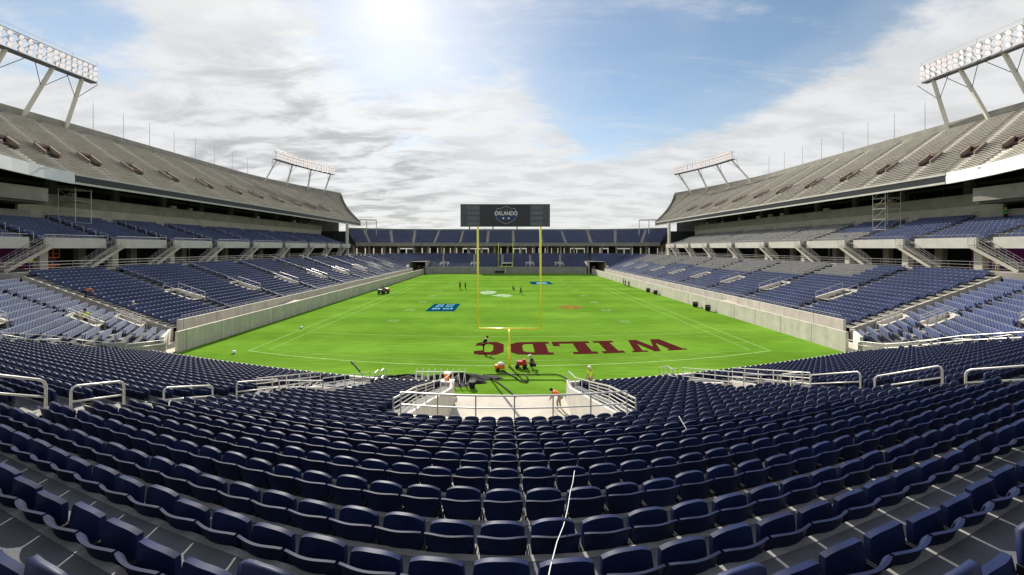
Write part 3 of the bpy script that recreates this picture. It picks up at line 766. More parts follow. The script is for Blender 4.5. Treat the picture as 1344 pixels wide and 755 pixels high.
for s, side in ((-1, 'left'), (1, 'right')):
    lab = 'tall grandstand along the left sideline with shaded middle tier and grey upper deck' if s < 0 else 'tall grandstand along the right sideline with sunlit middle tier and tan upper deck'
    B = tag(empty('grandstand', (s * 60, 75, 0)), lab, 'grandstand')
    def put(mb, name, mat=None, parent=None, smooth=False):
        mb.v = [(s * x - B.location.x, y - B.location.y, z) for x, y, z in mb.v]
        if s < 0: mb.f = [tuple(reversed(f)) for f in mb.f]
        return mb.build(name, mat, parent or B, smooth)
    XT = 36 + DR * KR
    w = MB(); w.face([(XT, YA, ZW), (64, YA, ZW), (64, YB, ZW), (XT, YB, ZW)]); w.face([(XT, YA, rowz(KR - 1)), (XT, YB, rowz(KR - 1)), (XT, YB, ZW), (XT, YA, ZW)]); put(w, 'walkway', M['conc2'])
    r = MB()
    for y in np.arange(38, YB, 2.0): r.tube([(XT + .1, y, ZW), (XT + .1, y, ZW + 1.07)], .022, 4)
    for h in (1.07, .72, .36): r.tube([(XT + .1, 36, ZW + h), (XT + .1, YB, ZW + h)], .016, 4)
    put(r, 'guard_rail', M['rail_dull'])
    # concourse back wall
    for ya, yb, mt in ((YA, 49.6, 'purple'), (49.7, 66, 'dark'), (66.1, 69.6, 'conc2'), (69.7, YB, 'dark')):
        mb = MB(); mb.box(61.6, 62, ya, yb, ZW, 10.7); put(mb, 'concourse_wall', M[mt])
    for y in (50, 57, 66, 76, 87, 98):
        mb = MB(); mb.box(58.2, 58.9, y, y + .9, ZW, 10.4); put(mb, 'column', M['conc2'])
    for y in (69.0, 86.5):
        mb = MB()                               # white door frames in the back wall
        mb.box(61.35, 61.55, y, y + .12, ZW, ZW + 2.5); mb.box(61.35, 61.55, y + 1.1, y + 1.22, ZW, ZW + 2.5); mb.box(61.35, 61.55, y + 2.2, y + 2.32, ZW, ZW + 2.5)
        mb.box(61.34, 61.56, y, y + 2.32, ZW + 2.5, ZW + 2.62); put(mb, 'door_frame', M['white'])
    for y in AT:
        mb = MB(); mb.box(55.0, 55.8, y + .9, y + 1.7, ZW, 10.28); put(mb, 'column', M['conc'])
    # middle tier
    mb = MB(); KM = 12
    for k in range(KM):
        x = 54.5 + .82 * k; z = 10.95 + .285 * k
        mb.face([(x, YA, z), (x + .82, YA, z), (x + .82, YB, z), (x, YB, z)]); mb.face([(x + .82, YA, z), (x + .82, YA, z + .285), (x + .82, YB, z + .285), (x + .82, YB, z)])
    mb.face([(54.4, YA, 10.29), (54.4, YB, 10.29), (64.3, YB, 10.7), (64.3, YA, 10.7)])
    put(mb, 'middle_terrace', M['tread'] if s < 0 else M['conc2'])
    ys = [YA] + AT + [YB]
    for a, b in zip(ys[:-1], ys[1:]):
        mb = MB(); mb.box(54.1, 54.4, a + .75, b - .75, 10.28, 11.55); put(mb, 'fascia', M['conc_white'])
        mb = MB()
        for y in np.arange(a + 1, b - .8, 1.5): mb.tube([(54.25, y, 11.55), (54.25, y, 11.9)], .016, 4)
        mb.tube([(54.25, a + .75, 11.9), (54.25, b - .75, 11.9)], .016, 4); put(mb, 'fascia_rail', M['rail_dull'])
    for y in AT:
        mb = MB()
        S = []
        for k in range(KM):
            for f, h in ((.003, .003), (.45, .003), (.45, .14), (.82, .14)): S.append(((54.5 + .82 * k + f, y + .5, 10.95 + .285 * k + h), (54.5 + .82 * k + f, y - .5, 10.95 + .285 * k + h)))
        flight(mb, S)
        put(mb, 'aisle_step', M['conc2'])
        mb = MB()
        for k in range(1, KM, 2): mb.tube([(54.5 + .82 * k, y + .6, 10.95 + .285 * k), (54.5 + .82 * k, y + .6, 11.9 + .285 * k), (55.5 + .82 * k, y + .6, 12.185 + .285 * k)], .03, 4)
        put(mb, 'aisle_rail', M['steel_dk'] if s > 0 else M['steel'])
        # stair down to the walkway, running towards the near end
        st_ = MB(); y1, y0 = y + .5, y - 3.7; n = 15
        for i in range(n):
            ya_ = y1 + (y0 - y1) * i / n; yb_ = y1 + (y0 - y1) * (i + 1) / n; z = 10.75 + (ZW - 10.75) * (i + .5) / n
            st_.box(52.85, 54.08, ya_, yb_ - .02, z - .05, z + .02, M['conc2'])
        for x in (52.82, 54.06):
            st_.bar((x, y1, 10.6), (x, y0, ZW + .1), .06, .34, M['conc'])
        so = put(st_, 'stair')
        hr = MB()
        for x in (52.82, 54.06):
            for h in (.45, .75, 1.05): hr.tube([(x, y1, 10.75 + h), (x, y0, ZW + h)], .022, 4)
            for f in np.linspace(0, 1, 8): hr.tube([(x, y1 + (y0 - y1) * f, 10.75 + (ZW - 10.75) * f), (x, y1 + (y0 - y1) * f, 11.8 + (ZW - 10.75) * f)], .022, 4)
        put(hr, 'stair_rail', M['rail_dull'], so)
    for k in range(KM):
        yy = 30.0
        while yy < 125.5:
            if not near_any(yy, AT, .8):
                x = 54.5 + .82 * k + .60
                grey = 1 if (s > 0 and (yy > 68.3 or (59.2 < yy < 68.3 and k < 5) or (50.4 < yy < 59.2 and k < 0))) and rng.random() < .995 else 0
                if not (k > 9 and yy < 50): SEATS_FAR.append((s * x, yy, 10.95 + .285 * k, math.atan2(s, 0), grey))
            yy += .5
    # bands behind the middle tier
    mb = MB(); mb.box(64.4, 64.8, 48.5, YB, 14.0, 16.2); put(mb, 'suite_wall', M['conc'])
    mb = MB(); mb.box(64.3, 64.7, 48.5, YB, 16.203, 17.85); put(mb, 'balcony_front', M['conc2'])
    mb = MB(); mb.box(62.6, 63.0, YA, 48.4, 13.5, 15.2); put(mb, 'suite_wall', M['conc2'])
    mb = MB(); mb.box(59.8, 60.2, YA, 48.0, 16.3, 18.0); mb.box(60.2, 64.6, 47.7, 48.0, 16.3, 18.0); put(mb, 'balcony_front', M['conc2'])
    mb = MB(); mb.box(60.2, 79.5, YA, 48.0, 16.0, 16.3); mb.box(64.8, 79.5, 48.4, YB, 16.0, 16.29); put(mb, 'suite_floor', M['conc_dark'])
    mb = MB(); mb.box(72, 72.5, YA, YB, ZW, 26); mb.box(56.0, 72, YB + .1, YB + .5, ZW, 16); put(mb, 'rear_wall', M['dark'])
    for y in np.arange(44, 127, 8.6):
        mb = MB(); mb.box(65.2, 65.9, y, y + .8, 16.3, 21.5); put(mb, 'column', M['conc_dark'])
    rr_ = random.Random(5 + s)
    for y in np.arange(50, 124, 4.1):            # suite glazing bars and odds and ends behind the balcony
        mb = MB(); mb.box(68.0, 68.15, y, y + .12, 16.3, 19.8); put(mb, 'suite_post', M['steel_dk'])
        if rr_.random() < .45:
            mb = MB(); mb.box(65.0, 65.6, y + 1, y + 1.5 + rr_.random(), 17.2, 18.3 + .4 * rr_.random()); put(mb, 'loudspeaker_box', M['conc_white'])
    mb = MB(); mb.box(68.3, 68.5, 48.5, YB, 19.4, 19.9); put(mb, 'suite_header', M['conc_dark'])
    # soffit and fascia of the upper deck
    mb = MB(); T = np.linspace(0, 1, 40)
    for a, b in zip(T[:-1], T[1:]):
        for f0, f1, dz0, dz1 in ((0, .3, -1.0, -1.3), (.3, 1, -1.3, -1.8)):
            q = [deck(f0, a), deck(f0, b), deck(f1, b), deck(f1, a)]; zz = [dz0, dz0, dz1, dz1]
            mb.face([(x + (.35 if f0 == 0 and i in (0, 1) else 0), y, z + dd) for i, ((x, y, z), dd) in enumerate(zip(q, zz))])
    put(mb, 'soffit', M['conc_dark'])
    def front(Y0, Y1, zb, zt, th, off, mat, name):
        m2 = MB(); ys_ = list(np.linspace(Y0, Y1, max(2, int((Y1 - Y0) / 2)))); m2.wall([(Xf(y) - off, y) for y in ys_], zb, zt, th, side=-1); put(m2, name, mat)
    front(YA, 50.2, 18.95, 20.45, .3, 0, M['white'], 'fascia')
    front(50.25, 148, 19.25, 20.15, .28, 0, M['ribbon'], 'ribbon_board')
    front(50.25, 148, 20.152, 20.45, .4, .06, M['conc_white'], 'fascia_cap')
    front(50.25, 148, 18.98, 19.248, .4, .06, M['conc_white'], 'fascia_sill')
    # terrace of the upper deck
    mb = MB(); T = np.linspace(0, 1, 60)
    vspan = lambda Y: any(abs(Y - a) < 1.15 for a in AU)
    for j in range(NU):
        f0, f1 = j / NU, (j + 1) / NU
        for a, b in zip(T[:-1], T[1:]):
            p, q, r_, u = deck(f0, a), deck(f0, b), deck(f1, b), deck(f1, a)
            z = p[2]; z2 = u[2]
            mb.face([(p[0], p[1], z), (u[0], u[1], z), (r_[0], r_[1], z), (q[0], q[1], z)]); mb.face([(u[0], u[1], z), (u[0], u[1], z2), (r_[0], r_[1], z2), (r_[0], r_[1], z)])
    put(mb, 'upper_terrace', M['deck'])
    mb = MB(); ys_ = [deck(1, t)[1] for t in T]; mb.wall([(Xb(y), y) for y in ys_], 31.5, 34.2, .35, side=-1); put(mb, 'parapet', M['conc2'])
    mb = MB(); mb.wall([deck(f, 1)[:2] for f in np.linspace(0, 1, 8)], [deck(f, 1)[2] - 1.2 for f in np.linspace(0, 1, 8)], [deck(f, 1)[2] + .75 for f in np.linspace(0, 1, 8)], .3); put(mb, 'end_wall', M['conc2'])
    mb = MB(); mb.wall([(Xb(y) + 1, y) for y in ys_[::6] + [ys_[-1]]], 0, 31.4, .3, side=-1); put(mb, 'outer_wall', M['conc_dark'])
    # aisles and vomitories
    for Y in AU:
        mb = MB(); S = []
        for j in range(NU):
            Ys = skewY(Y, j / NU); Ye = skewY(Y, (j + 1) / NU); x, y, z = deckY(j / NU, Ys); dx = 25.0 / NU
            if 7 <= j <= 10:
                if len(S) > 3: flight(mb, S); S = []
                continue
            for f, h in ((.003, .004), (.42, .004), (.42, .21), (dx, .21)):
                yc = Ys + (Ye - Ys) * f / dx; S.append(((x + f, yc + .6, z + h), (x + f, yc - .6, z + h)))
        flight(mb, S); put(mb, 'aisle_step', M['aisle'])
        v = MB(); j0, j1 = 7, 11; Y0, Y1 = skewY(Y, j0 / NU), skewY(Y, j1 / NU); xa, _, za = deckY(j0 / NU, Y0); xb, _, zb = deckY(j1 / NU, Y1)
        for e in (-.95, .75):
            v.raw([(xa, Y0 + e, za), (xb, Y1 + e, zb - .3), (xb, Y1 + e, zb + .6), (xa, Y0 + e, za + .7), (xa, Y0 + e + .2, za), (xb, Y1 + e + .2, zb - .3), (xb, Y1 + e + .2, zb + .6), (xa, Y0 + e + .2, za + .7)],
                  [(0, 1, 2, 3), (7, 6, 5, 4), (3, 2, 6, 7), (0, 3, 7, 4), (1, 5, 6, 2)], M['voms'])
        v.box(xb, xb + .2, Y1 - .95, Y1 + .95, zb - 1.5, zb + .65, M['voms']); v.box(xb - .05, xb - .01, Y1 - .7, Y1 + .7, za + .3, zb + .3, M['dark'])
        v.face([(xa + .2, Y0 - .74, za + .46), (xa + .2, Y0 + .74, za + .46), (xb, Y1 + .74, za + 1.0), (xb, Y1 - .74, za + 1.0)][::-1], M['conc_dark'])
        for e in (-.85, .85): v.tube([(xa, Y0 + e, za + .7), (xa, Y0 + e, za + 1.1), (xb, Y1 + e, zb + 1.0), (xb, Y1 + e, zb + .6)], .03, 4, M['rust'])
        put(v, 'vomitory')
    # benches: one per row and block
    yy_ = [YA + 2, 32] + AU + [142, 152, 166]
    items = []
    for j in range(NU):
        for bi, (a, b) in enumerate(zip(yy_[:-1], yy_[1:])):
            far_lim = 148 + 14 * j / NU - .4
            ga = gb = 1.05 if 7 <= j <= 10 else .64
            fj = j / NU; a2, b2 = max(YA + 1, skewY(a, fj) + ga), min(skewY(b, fj) - gb, far_lim)
            if b2 - a2 < .6: continue
            ys_ = np.linspace(a2, b2, 3); path = [deckY((j + .35) / NU, y) for y in ys_]
            m2 = MB(); zt_ = 20.2 + 12.6 * j / NU
            for p, q in zip(path[:-1], path[1:]):
                m2.bar((p[0], p[1], zt_ + .42), (q[0], q[1], zt_ + .42), .30, .06)
                m2.bar((p[0] + .2, p[1], zt_ + .20), (q[0] + .2, q[1], zt_ + .20), .05, .38)
            my = (a2 + b2) / 2; dist = math.hypot(path[1][0], my)
            vis = 1 if my * 1.365 > path[1][0] - 1 else 0
            items.append((vis * (b2 - a2) / dist ** 1.5, m2))
    items.sort(key=lambda t: -t[0])
    rest = MB()
    for q, (_, m2) in enumerate(items):
        if q < 100: put(m2, 'bench', M['bench'])
        else: rest.raw(m2.v, m2.f, M['bench'])
    tag(put(rest, 'bench'), kind='stuff')
    # frame of the canopy at the far end of the suites
    f_ = MB()
    for x, y in ((59.3, 167.5), (63.5, 167.0), (70.7, 164)): f_.bar((x, y, 12), (x, y, 22.8), .25, .25)
    f_.bar((70.7, 164, 22.7), (59.3, 167.5, 22.7), .3, .5)
    put(f_, 'canopy_frame', M['steel'])
    mb = MB(); mb.box(55.0, 55.7, YB - .8, YB, ZW, 18.9); put(mb, 'column', M['conc_white'])

# ================================================================== far upper tier
FT = tag(empty('grandstand', (0, 170, 0)), 'upper tier of navy seats across the far end, under the scoreboard', 'grandstand')
KF = 16
def fpath(o):
    P = []
    for a in np.linspace(38, 0, 12): P.append(((-33 - (50 + o) * math.sin(R(a)), 116 + (50 + o) * math.cos(R(a))), (-math.sin(R(a)), math.cos(R(a)))))
    for x in np.linspace(-33, 33, 23)[1:]: P.append(((x, 166 + o), (0, 1)))
    for a in np.linspace(0, 38, 12)[1:]: P.append(((33 + (50 + o) * math.sin(R(a)), 116 + (50 + o) * math.cos(R(a))), (math.sin(R(a)), math.cos(R(a)))))
    return P
FZ0, FRZ, FDR = 11.9, .40, .85
mb = MB()
for k in range(KF):
    A, B_ = fpath(FDR * k), fpath(FDR * (k + 1)); z, z2 = FZ0 + FRZ * k, FZ0 + FRZ * (k + 1)
    for i in range(len(A) - 1):
        a, c, d, e = A[i][0], A[i + 1][0], B_[i + 1][0], B_[i][0]
        mb.face([(*a, z), (*c, z), (*d, z), (*e, z)]); mb.face([(*e, z), (*d, z), (*d, z2), (*e, z2)])
local(mb, FT).build('terrace', M['tread'], FT)
mb = MB(); mb.wall([p[0] for p in fpath(-.1)], 11.0, 12.5, .3); local(mb, FT).build('fascia', M['conc2'], FT)
mb = MB(); mb.wall([p[0] for p in fpath(FDR * KF)], 10, 19.3, .3); local(mb, FT).build('rear_wall', M['conc2'], FT)
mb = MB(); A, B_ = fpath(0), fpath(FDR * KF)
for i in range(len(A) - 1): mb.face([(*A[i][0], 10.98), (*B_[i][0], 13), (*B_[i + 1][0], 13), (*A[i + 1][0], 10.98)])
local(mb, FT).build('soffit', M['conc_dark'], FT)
mb = MB(); A, B_ = fpath(-1.5), fpath(14)
for i in range(len(A) - 1): mb.face([(*A[i][0], 7.3), (*A[i + 1][0], 7.3), (*B_[i + 1][0], 7.3), (*B_[i][0], 7.3)])
local(mb, FT).build('concourse_floor', M['conc2'], FT)
rr = random.Random(4); P = fpath(10)
for i in range(len(P) - 1):
    a, c = Vector(P[i][0]), Vector(P[i + 1][0]); u = rr.random()
    mat = 'tan' if u < .45 else ('conc_dark' if u < .75 else ('conc2' if u < .9 else 'dark'))
    hgt = 10.99 + 0 if u < .8 else 9.6
    mb = MB(); mb.wall([tuple(a), tuple(a + (c - a) * .86)], 7.3, hgt, .3); local(mb, FT).build('concourse_wall', M[mat], FT)
P = fpath(2.5)
for i in range(0, len(P), 2):
    x, y = P[i][0]; mb = MB(); mb.box(x - .35, x + .35, y - .35, y + .35, 7.3, 11.3); local(mb, FT).build('column', M['conc'], FT)
def farang(x, y):
    if abs(x) <= 33: return x
    a = math.degrees(math.atan2(abs(x) - 33, y - 116)); return math.copysign(33 + a * .9, x)
AISU = [-21.6, -33.2, -42.5, -51.5, -61, -9.3, 2.6, 15.5, 26, 37.5, 48, 59]
for k in range(KF):
    o = FDR * k + .6; P = fpath(o); z = FZ0 + FRZ * k
    for i in range(len(P) - 1):
        a, b = Vector(P[i][0]), Vector(P[i + 1][0]); L = (b - a).length; n = max(1, int(L / .5))
        for q in range(n):
            f = (q + .5) / n; p = a + (b - a) * f; nn = Vector(P[i][1]) * (1 - f) + Vector(P[i + 1][1]) * f
            if near_any(farang(p.x, p.y), AISU, .7): continue
            SEATS_FAR.append((p.x, p.y, z, math.atan2(nn.x, -nn.y), 0))
for av in AISU:
    S = []
    for k in range(KF):
        for g_, h in ((.003, .004), (.45, .004), (.45, .22), (.85, .22)):
            o = FDR * k + g_; z = FZ0 + FRZ * k + h
            if abs(av) <= 33: p, n = (av, 166 + o), (0, 1)
            else:
                a = R((abs(av) - 33) / .9); sg = 1 if av > 0 else -1
                p = (sg * (33 + (50 + o) * math.sin(a)), 116 + (50 + o) * math.cos(a)); n = (sg * math.sin(a), math.cos(a))
            t = (n[1], -n[0]); S.append(((p[0] + t[0] * .62, p[1] + t[1] * .62, z), (p[0] - t[0] * .62, p[1] - t[1] * .62, z)))
    mb = MB(); flight(mb, S); local(mb, FT).build('aisle_step', M['conc_white'], FT)
# ================================================================== scoreboard
sb = tag(empty('scoreboard', (-1.2, 181.5, 0)), 'long dark scoreboard with a white ORLANDO shield above the far stand', 'scoreboard')
def sput(mb, name, mat=None, parent=None): return mb.build(name, mat, parent or sb)
mb = MB(); mb.box(-21.9, 21.9, 0, 1.6, 20.6, 31.6); sput(mb, 'cabinet', M['steel_dk'])
mb = MB(); mb.box(-12.2, 12.2, -.12, -.003, 20.9, 31.3); sput(mb, 'screen', new_mat('screen_glass', (.012, .015, .020), .3, .5))
pm = new_mat('grey_score_panel', (.13, .15, .16), .5, .4, var=.2, scale=.6)
for xa, xb in ((-18.6, -12.6), (12.4, 18.4)):
    for i in range(4):
        mb = MB(); mb.box(xa, xb, -.15, -.003, 21.2 + 2.55 * i, 23.0 + 2.55 * i); sput(mb, 'sponsor_panel', pm)
crest = MB(); wl = new_mat('crest_light', (.75, .78, .80), .5, .3, emit=.12); bl = new_mat('crest_blue', (.02, .05, .14), .5, .3, emit=.1)
cx, cz = .4, 26.4
sh = [(-5.0, 1.6), (-4.2, 3.0), (-2.2, 3.2), (0, 4.1), (2.2, 3.2), (4.2, 3.0), (5.0, 1.6), (5.0, -.8), (4.2, -2.6), (2, -3.7), (0, -4.5), (-2, -3.7), (-4.2, -2.6), (-5.0, -.8)]
for i in range(len(sh)):
    a, b = sh[i], sh[(i + 1) % len(sh)]
    crest.bar((cx + a[0], -.22, cz + a[1]), (cx + b[0], -.22, cz + b[1]), .06, .32, wl, up=(0, -1, 0))
crest.box(cx - 4.0, cx + 4.0, -.20, -.13, cz - 2.5, cz - .95, bl)
for dx in (-1.3, 1.3):
    p = [(cx + dx + (.62 if i % 2 == 0 else .27) * math.sin(i * math.pi / 5), -.24, cz - 1.75 + (.62 if i % 2 == 0 else .27) * math.cos(i * math.pi / 5)) for i in range(10)]
    crest.face(p, wl)
for i in range(5): crest.box(cx - 2.6 + i * 1.15, cx - 1.9 + i * 1.15, -.24, -.18, cz + 2.0, cz + 2.5, pm)
sput(crest, 'shield_emblem')
me = text_mesh('ORLANDO', 2.6); me.materials.append(wl); me.name = 'wordmark'
o = inst('wordmark', me, sb, (cx, -.27, cz + .55), (R(90), 0, 0)); o.scale = (.88, 1.05, 1)
for x in (-17.5, -6, 5.8, 17.5):
    mb = MB(); mb.box(x - .25, x + .25, .4, 1.2, 8, 20.6); sput(mb, 'support_leg', M['steel_dk'])

# ================================================================== floodlight racks
def rack_lamp():
    m = MB()
    m.tube([(0, .34, 0), (0, .10, 0), (0, -.12, 0)], [.16, .36, .43], 8, M['steel'])
    m.tube([(0, -.121, 0), (0, -.16, 0)], [.40, .33], 8, M['lens'])
    return m.mesh('floodlight')
LAMP = rack_lamp()
def lerp(path, t):
    n = len(path) - 1; i = min(int(t * n), n - 1); f = t * n - i
    return tuple(path[i][k] + (path[i + 1][k] - path[i][k]) * f for k in range(2))
def rack(s, path, base_x, sup, cols, lab, zb=42.3, zt=45.4, dx0=0.0):
    path = [(x - dx0, y) for x, y in path]
    mid = lerp(path, .5)
    root = tag(empty('floodlight_rack', (s * mid[0], mid[1], 34.2)), lab, 'floodlight rack', 'floodlight racks on the upper decks')
    def rput(mb, name, mat=None):
        mb.v = [(s * x - root.location.x, y - root.location.y, z - 34.2) for x, y, z in mb.v]
        if s < 0: mb.f = [tuple(reversed(f)) for f in mb.f]
        return mb.build(name, mat, root)
    N = 14; pts = [lerp(path, i / N) for i in range(N + 1)]
    mb = MB()
    for dx in (0, .9):
        for z in (zb, zt): mb.tube([(x + dx, y, z) for x, y in pts], .13 if z == zb else .09, 5)
    for i, (x, y) in enumerate(pts):
        mb.tube([(x, y, zb), (x, y, zt)], .06, 4); mb.tube([(x, y, zb), (x + .9, y, zb)], .07, 4); mb.tube([(x, y, zt), (x + .9, y, zt)], .05, 4)
        if i < N:
            x2, y2 = pts[i + 1]; mb.tube([(x + .9, y, zb), (x2 + .9, y2, zt)], .05, 4)
    for x, y in pts[::2]:
        mb.tube([(x - .2, y, zt), (x - .2, y, zt + .7)], .035, 4)
    mb.tube([(x - .2, y, zt + .7) for x, y in pts], .03, 4)
    rput(mb, 'truss', M['steel'])
    mb = MB()
    for i in range(len(pts) - 1): 
        (x, y), (x2, y2) = pts[i], pts[i + 1]; mb.bar((x + .45, y, zb - .12), (x2 + .45, y2, zb - .12), 1.3, .22)
    rput(mb, 'catwalk', M['steel_dk'])
    for (tt, yb_) in sup:
        x, y = lerp(path, tt); m2 = MB()
        xb_ = base_x(yb_)
        m2.bar((xb_, yb_, 32.4), (x + .5, y, zb - .1), .42, .42); rput(m2, 'support', M['conc_white'])
        m3 = MB(); m3.tube([(xb_ + (x + .5 - xb_) * .62, yb_ + (y - yb_) * .62, 32.4 + (zb - 32.5) * .62), (x + .4, y + 2.6, zb - .1)], .05, 4)
        m3.tube([(xb_ + (x + .5 - xb_) * .62, yb_ + (y - yb_) * .62, 32.4 + (zb - 32.5) * .62), (x + .4, y - 2.6, zb - .1)], .05, 4); rput(m3, 'brace', M['steel_dk'])
    for r_ in range(3):
        for c in range(cols):
            t = (c + .5 + (rng.random() - .5) * .15) / cols; x, y = lerp(path, t)
            aim = Vector((-s * (.9 + .3 * rng.random()), (75 - y) / 70 + (rng.random() - .5) * .7, -.45))
            q = aim.to_track_quat('-Y', 'Z').to_euler()
            inst('floodlight', LAMP, root, (s * (x - .25) - root.location.x, y - root.location.y, zb + .55 + .98 * r_ - 34.2), q)
near_p = [(79.6, 35), (80.2, 45), (80.3, 55), (80.2, 65), (79.9, 71.8)]
far_p = [(80.5, 128), (79.2, 136), (76.6, 145), (72.7, 155)]
bx = lambda y: Xb(y) + .25
rack(-1, near_p, bx, [(.93, 70.3), (.77, 64), (.61, 58), (.45, 52), (.28, 45.5), (.1, 39)], 32, 'long curved floodlight rack cut by the left edge of the photo')
rack(1, near_p, bx, [(.95, 71), (.8, 65), (.64, 59.4), (.48, 53), (.31, 46.5), (.12, 40)], 32, 'long curved floodlight rack cut by the right edge of the photo')
rack(-1, far_p, bx, [(.04, 126.5), (.34, 136), (.65, 145.5), (.95, 153.3)], 27, 'small distant floodlight rack at the far end of the left upper deck', 40.9, 43.4, .5)
rack(1, far_p, bx, [(.04, 126.5), (.34, 136), (.65, 145.5), (.95, 153.3)], 27, 'small distant floodlight rack at the far end of the right upper deck', 40.9, 43.4, 3.2)

# thin masts behind the upper decks
mm = MB(); mm.tube([(0, 0, 0), (0, 0, 8.5)], [.06, .035], 5); MAST = mm.mesh('flagpole', M['steel'])
for s, side in ((-1, 'left'), (1, 'right')):
    for i, y in enumerate([76, 82, 88, 94.5, 101, 107.5, 114.5, 121]):
        o = inst('flagpole', MAST, None, (s * (Xb(y) + 1.2), y, 31.5))
        word = 'nearest to' if i == 0 else f'number {i + 1} counting away from'
        tag(o, f'thin flagpole behind the {side} upper deck, {word} the big floodlights', 'flagpole', 'thin flagpoles behind the upper decks')

# ================================================================== goal posts
def goal(xc, yb, yc, lab, r=1.0, hw=2.82):
    g_ = tag(empty('goal_post', (xc, yb, 0)), lab, 'goal post')
    dy = yc - yb
    m = MB(); m.tube([(0, 0, 0), (0, 0, 2.2), (0, dy * .12, 2.75), (0, dy * .45, 2.98), (0, dy, 3.0)], .085 * r, 8); m.build('post', M['yellow'], g_, True)
    m = MB(); m.tube([(-hw, dy, 3.05), (hw, dy, 3.05)], .10 * r, 8); m.build('crossbar', M['yellow'], g_, True)
    for s in (-1, 1):
        m = MB(); m.tube([(s * hw, dy, 3.05), (s * hw, dy, 12.25)], .092 * r, 7); m.build('upright', M['yellow'], g_, True)
    m = MB(); m.tube([(0, 0, .02), (0, 0, 1.75)], .125 * r, 10); m.build('post_pad', M['yellow'], g_, True)
goal(-.27, 32.3, 33.4, 'large yellow goal post standing at the near end line', 1.0)
goal(-.9, 145.2, 144.0, 'tiny yellow goal post before the far stand', 1.0)

# ================================================================== handrails in the near aisles
def rail_loop(p0, p1, h=.98, lab='', grp=None):
    p0, p1 = Vector(p0), Vector(p1); o0 = p0.copy(); d = p1 - p0; u = d.normalized(); Z = Vector((0, 0, 1)); c = .12
    L = [p0, p0 + Z * (h - c), p0 + Z * (h - c * .3) + u * c * .3, p0 + Z * h + u * c, p1 + Z * h - u * c, p1 + Z * (h - c * .3) - u * c * .3, p1 + Z * (h - c), p1]
    m = MB(); m.tube([q - o0 for q in L], .026, 8); o = m.build('handrail', M['rail'], None, True); o.location = o0
    m = MB(); m.tube([p0 + Z * h * .52 - o0, p1 + Z * h * .52 - o0], .022, 7); m.build('mid_bar', M['rail'], o, True)
    m = MB()
    for q in (p0, p1): m.tube([q - o0 + Z * .001, q - o0 + Z * .016], .06, 8)
    m.build('base_plate', M['rail'], o)
    tag(o, lab, 'handrail', grp); return o
G = 'steel handrails in the aisles of the near end stand'
RH = .73
def arail(xf, ya, yb, lab):
    a, b = xf(ya), xf(yb); rail_loop((CX + a, ya, tread_z(a, ya)), (CX + b, yb, tread_z(b, yb)), RH, lab, G)
fl = lambda Y: -9.75
for ya, yb, lab in ((6.55, 7.85, 'steel handrail loop among the near left seats, cut by the left photo edge'), (8.3, 9.45, 'steel handrail loop in the near left aisle, the largest one whole in the photo'),
                    (10.55, 12.3, 'steel handrail loop in the near left aisle, second whole one'), (13.4, 15.9, 'steel handrail loop in the near left aisle, just above the vomitory well')):
    arail(fl, ya, yb, lab)
for ya, yb, lab in ((9.0, 10.3, 'steel handrail loop among the near right seats, cut by the right photo edge'), (10.7, 12.3, 'steel handrail loop in the near right aisle, the largest one whole in the photo'),
                    (12.8, 14.9, 'steel handrail loop in the near right aisle, second whole one'), (15.3, 16.5, 'steel handrail loop in the near right aisle, just above the vomitory well')):
    arail(r_aisle, ya, yb, lab)
for s, side in ((-1, 'left'), (1, 'right')):
    for (ya, yb), w in zip(((23.0, 24.2), (24.9, 26.1), (27.0, 28.3), (34.2, 30.6)), ('nearest to us', 'second from our side', 'third from our side', 'last before the field')):
        arail(lambda Y: s * 31.4, ya, yb, f'small handrail loop in the outer {side} aisle of the near stand, {w}')

# ================================================================== seats
BACK = slab(shell_fn, 10, 8, .022); PAN = slab(pan_fn, 10, 5, .04)
def qmesh(name, vf, mat, smooth=True):
    me = bpy.data.meshes.new(name); me.from_pydata(vf[0], [], vf[1]); me.materials.append(mat)
    if smooth: me.polygons.foreach_set('use_smooth', [True] * len(vf[1]))
    me.update(); return me
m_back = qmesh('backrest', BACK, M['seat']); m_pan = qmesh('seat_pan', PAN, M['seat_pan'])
for me_ in (m_back, m_pan):
    try: me_.set_sharp_from_angle(angle=R(40))
    except Exception: pass
m_leg = [qmesh('leg', leg_quads(s), M['iron'], False) for s in (-1, 1)]
F, PX, PY = 487.0, 665.0, 325.0
def pix(x, y, z):
    if y < .3: return None
    return PX + F * (x - CX) / y, PY + F * (EYE - z) / y
cand = []
for sidx, (x, y, z, yaw, n, i) in enumerate(SEATS_NEAR):
    p = pix(x, y, z + .45)
    if p is None or not (-12 < p[0] < 1356 and p[1] < 775): continue
    dist = math.sqrt((x - CX) ** 2 + y * y + (EYE - z - .7) ** 2)
    cand.append((-(F / y) ** 2 * dist / y if False else dist * 0 - (F / y) ** 2, sidx))
cand.sort(); chosen = set(i for _, i in cand[:300])
cordX = lambda n: .46 + .22 * (n + .5) - .03
ordn = lambda k: {1: 'first', 2: 'second', 3: 'third'}.get(k, f'{k}th')
_nth = ['lowest', 'second', 'third', 'fourth', 'fifth', 'sixth', 'seventh', 'eighth', 'ninth', 'tenth']
rowname = {-1: 'row cut by photo bottom', 0: 'lowest whole row'}
for _k in range(1, 10): rowname[_k] = f'{_nth[_k]} whole row from bottom'
corner = {1: [], -1: []}
for sidx in sorted(chosen):
    x, y, z, yaw, n, i = SEATS_NEAR[sidx]
    if n <= -2: corner[1 if x > CX else -1].append((abs(x - CX), n, sidx))
crank = {}
for sd in corner:
    for n in (-2, -3):
        for r_, t in enumerate(sorted(c for c in corner[sd] if c[1] == n)): crank[t[2]] = r_ + 1
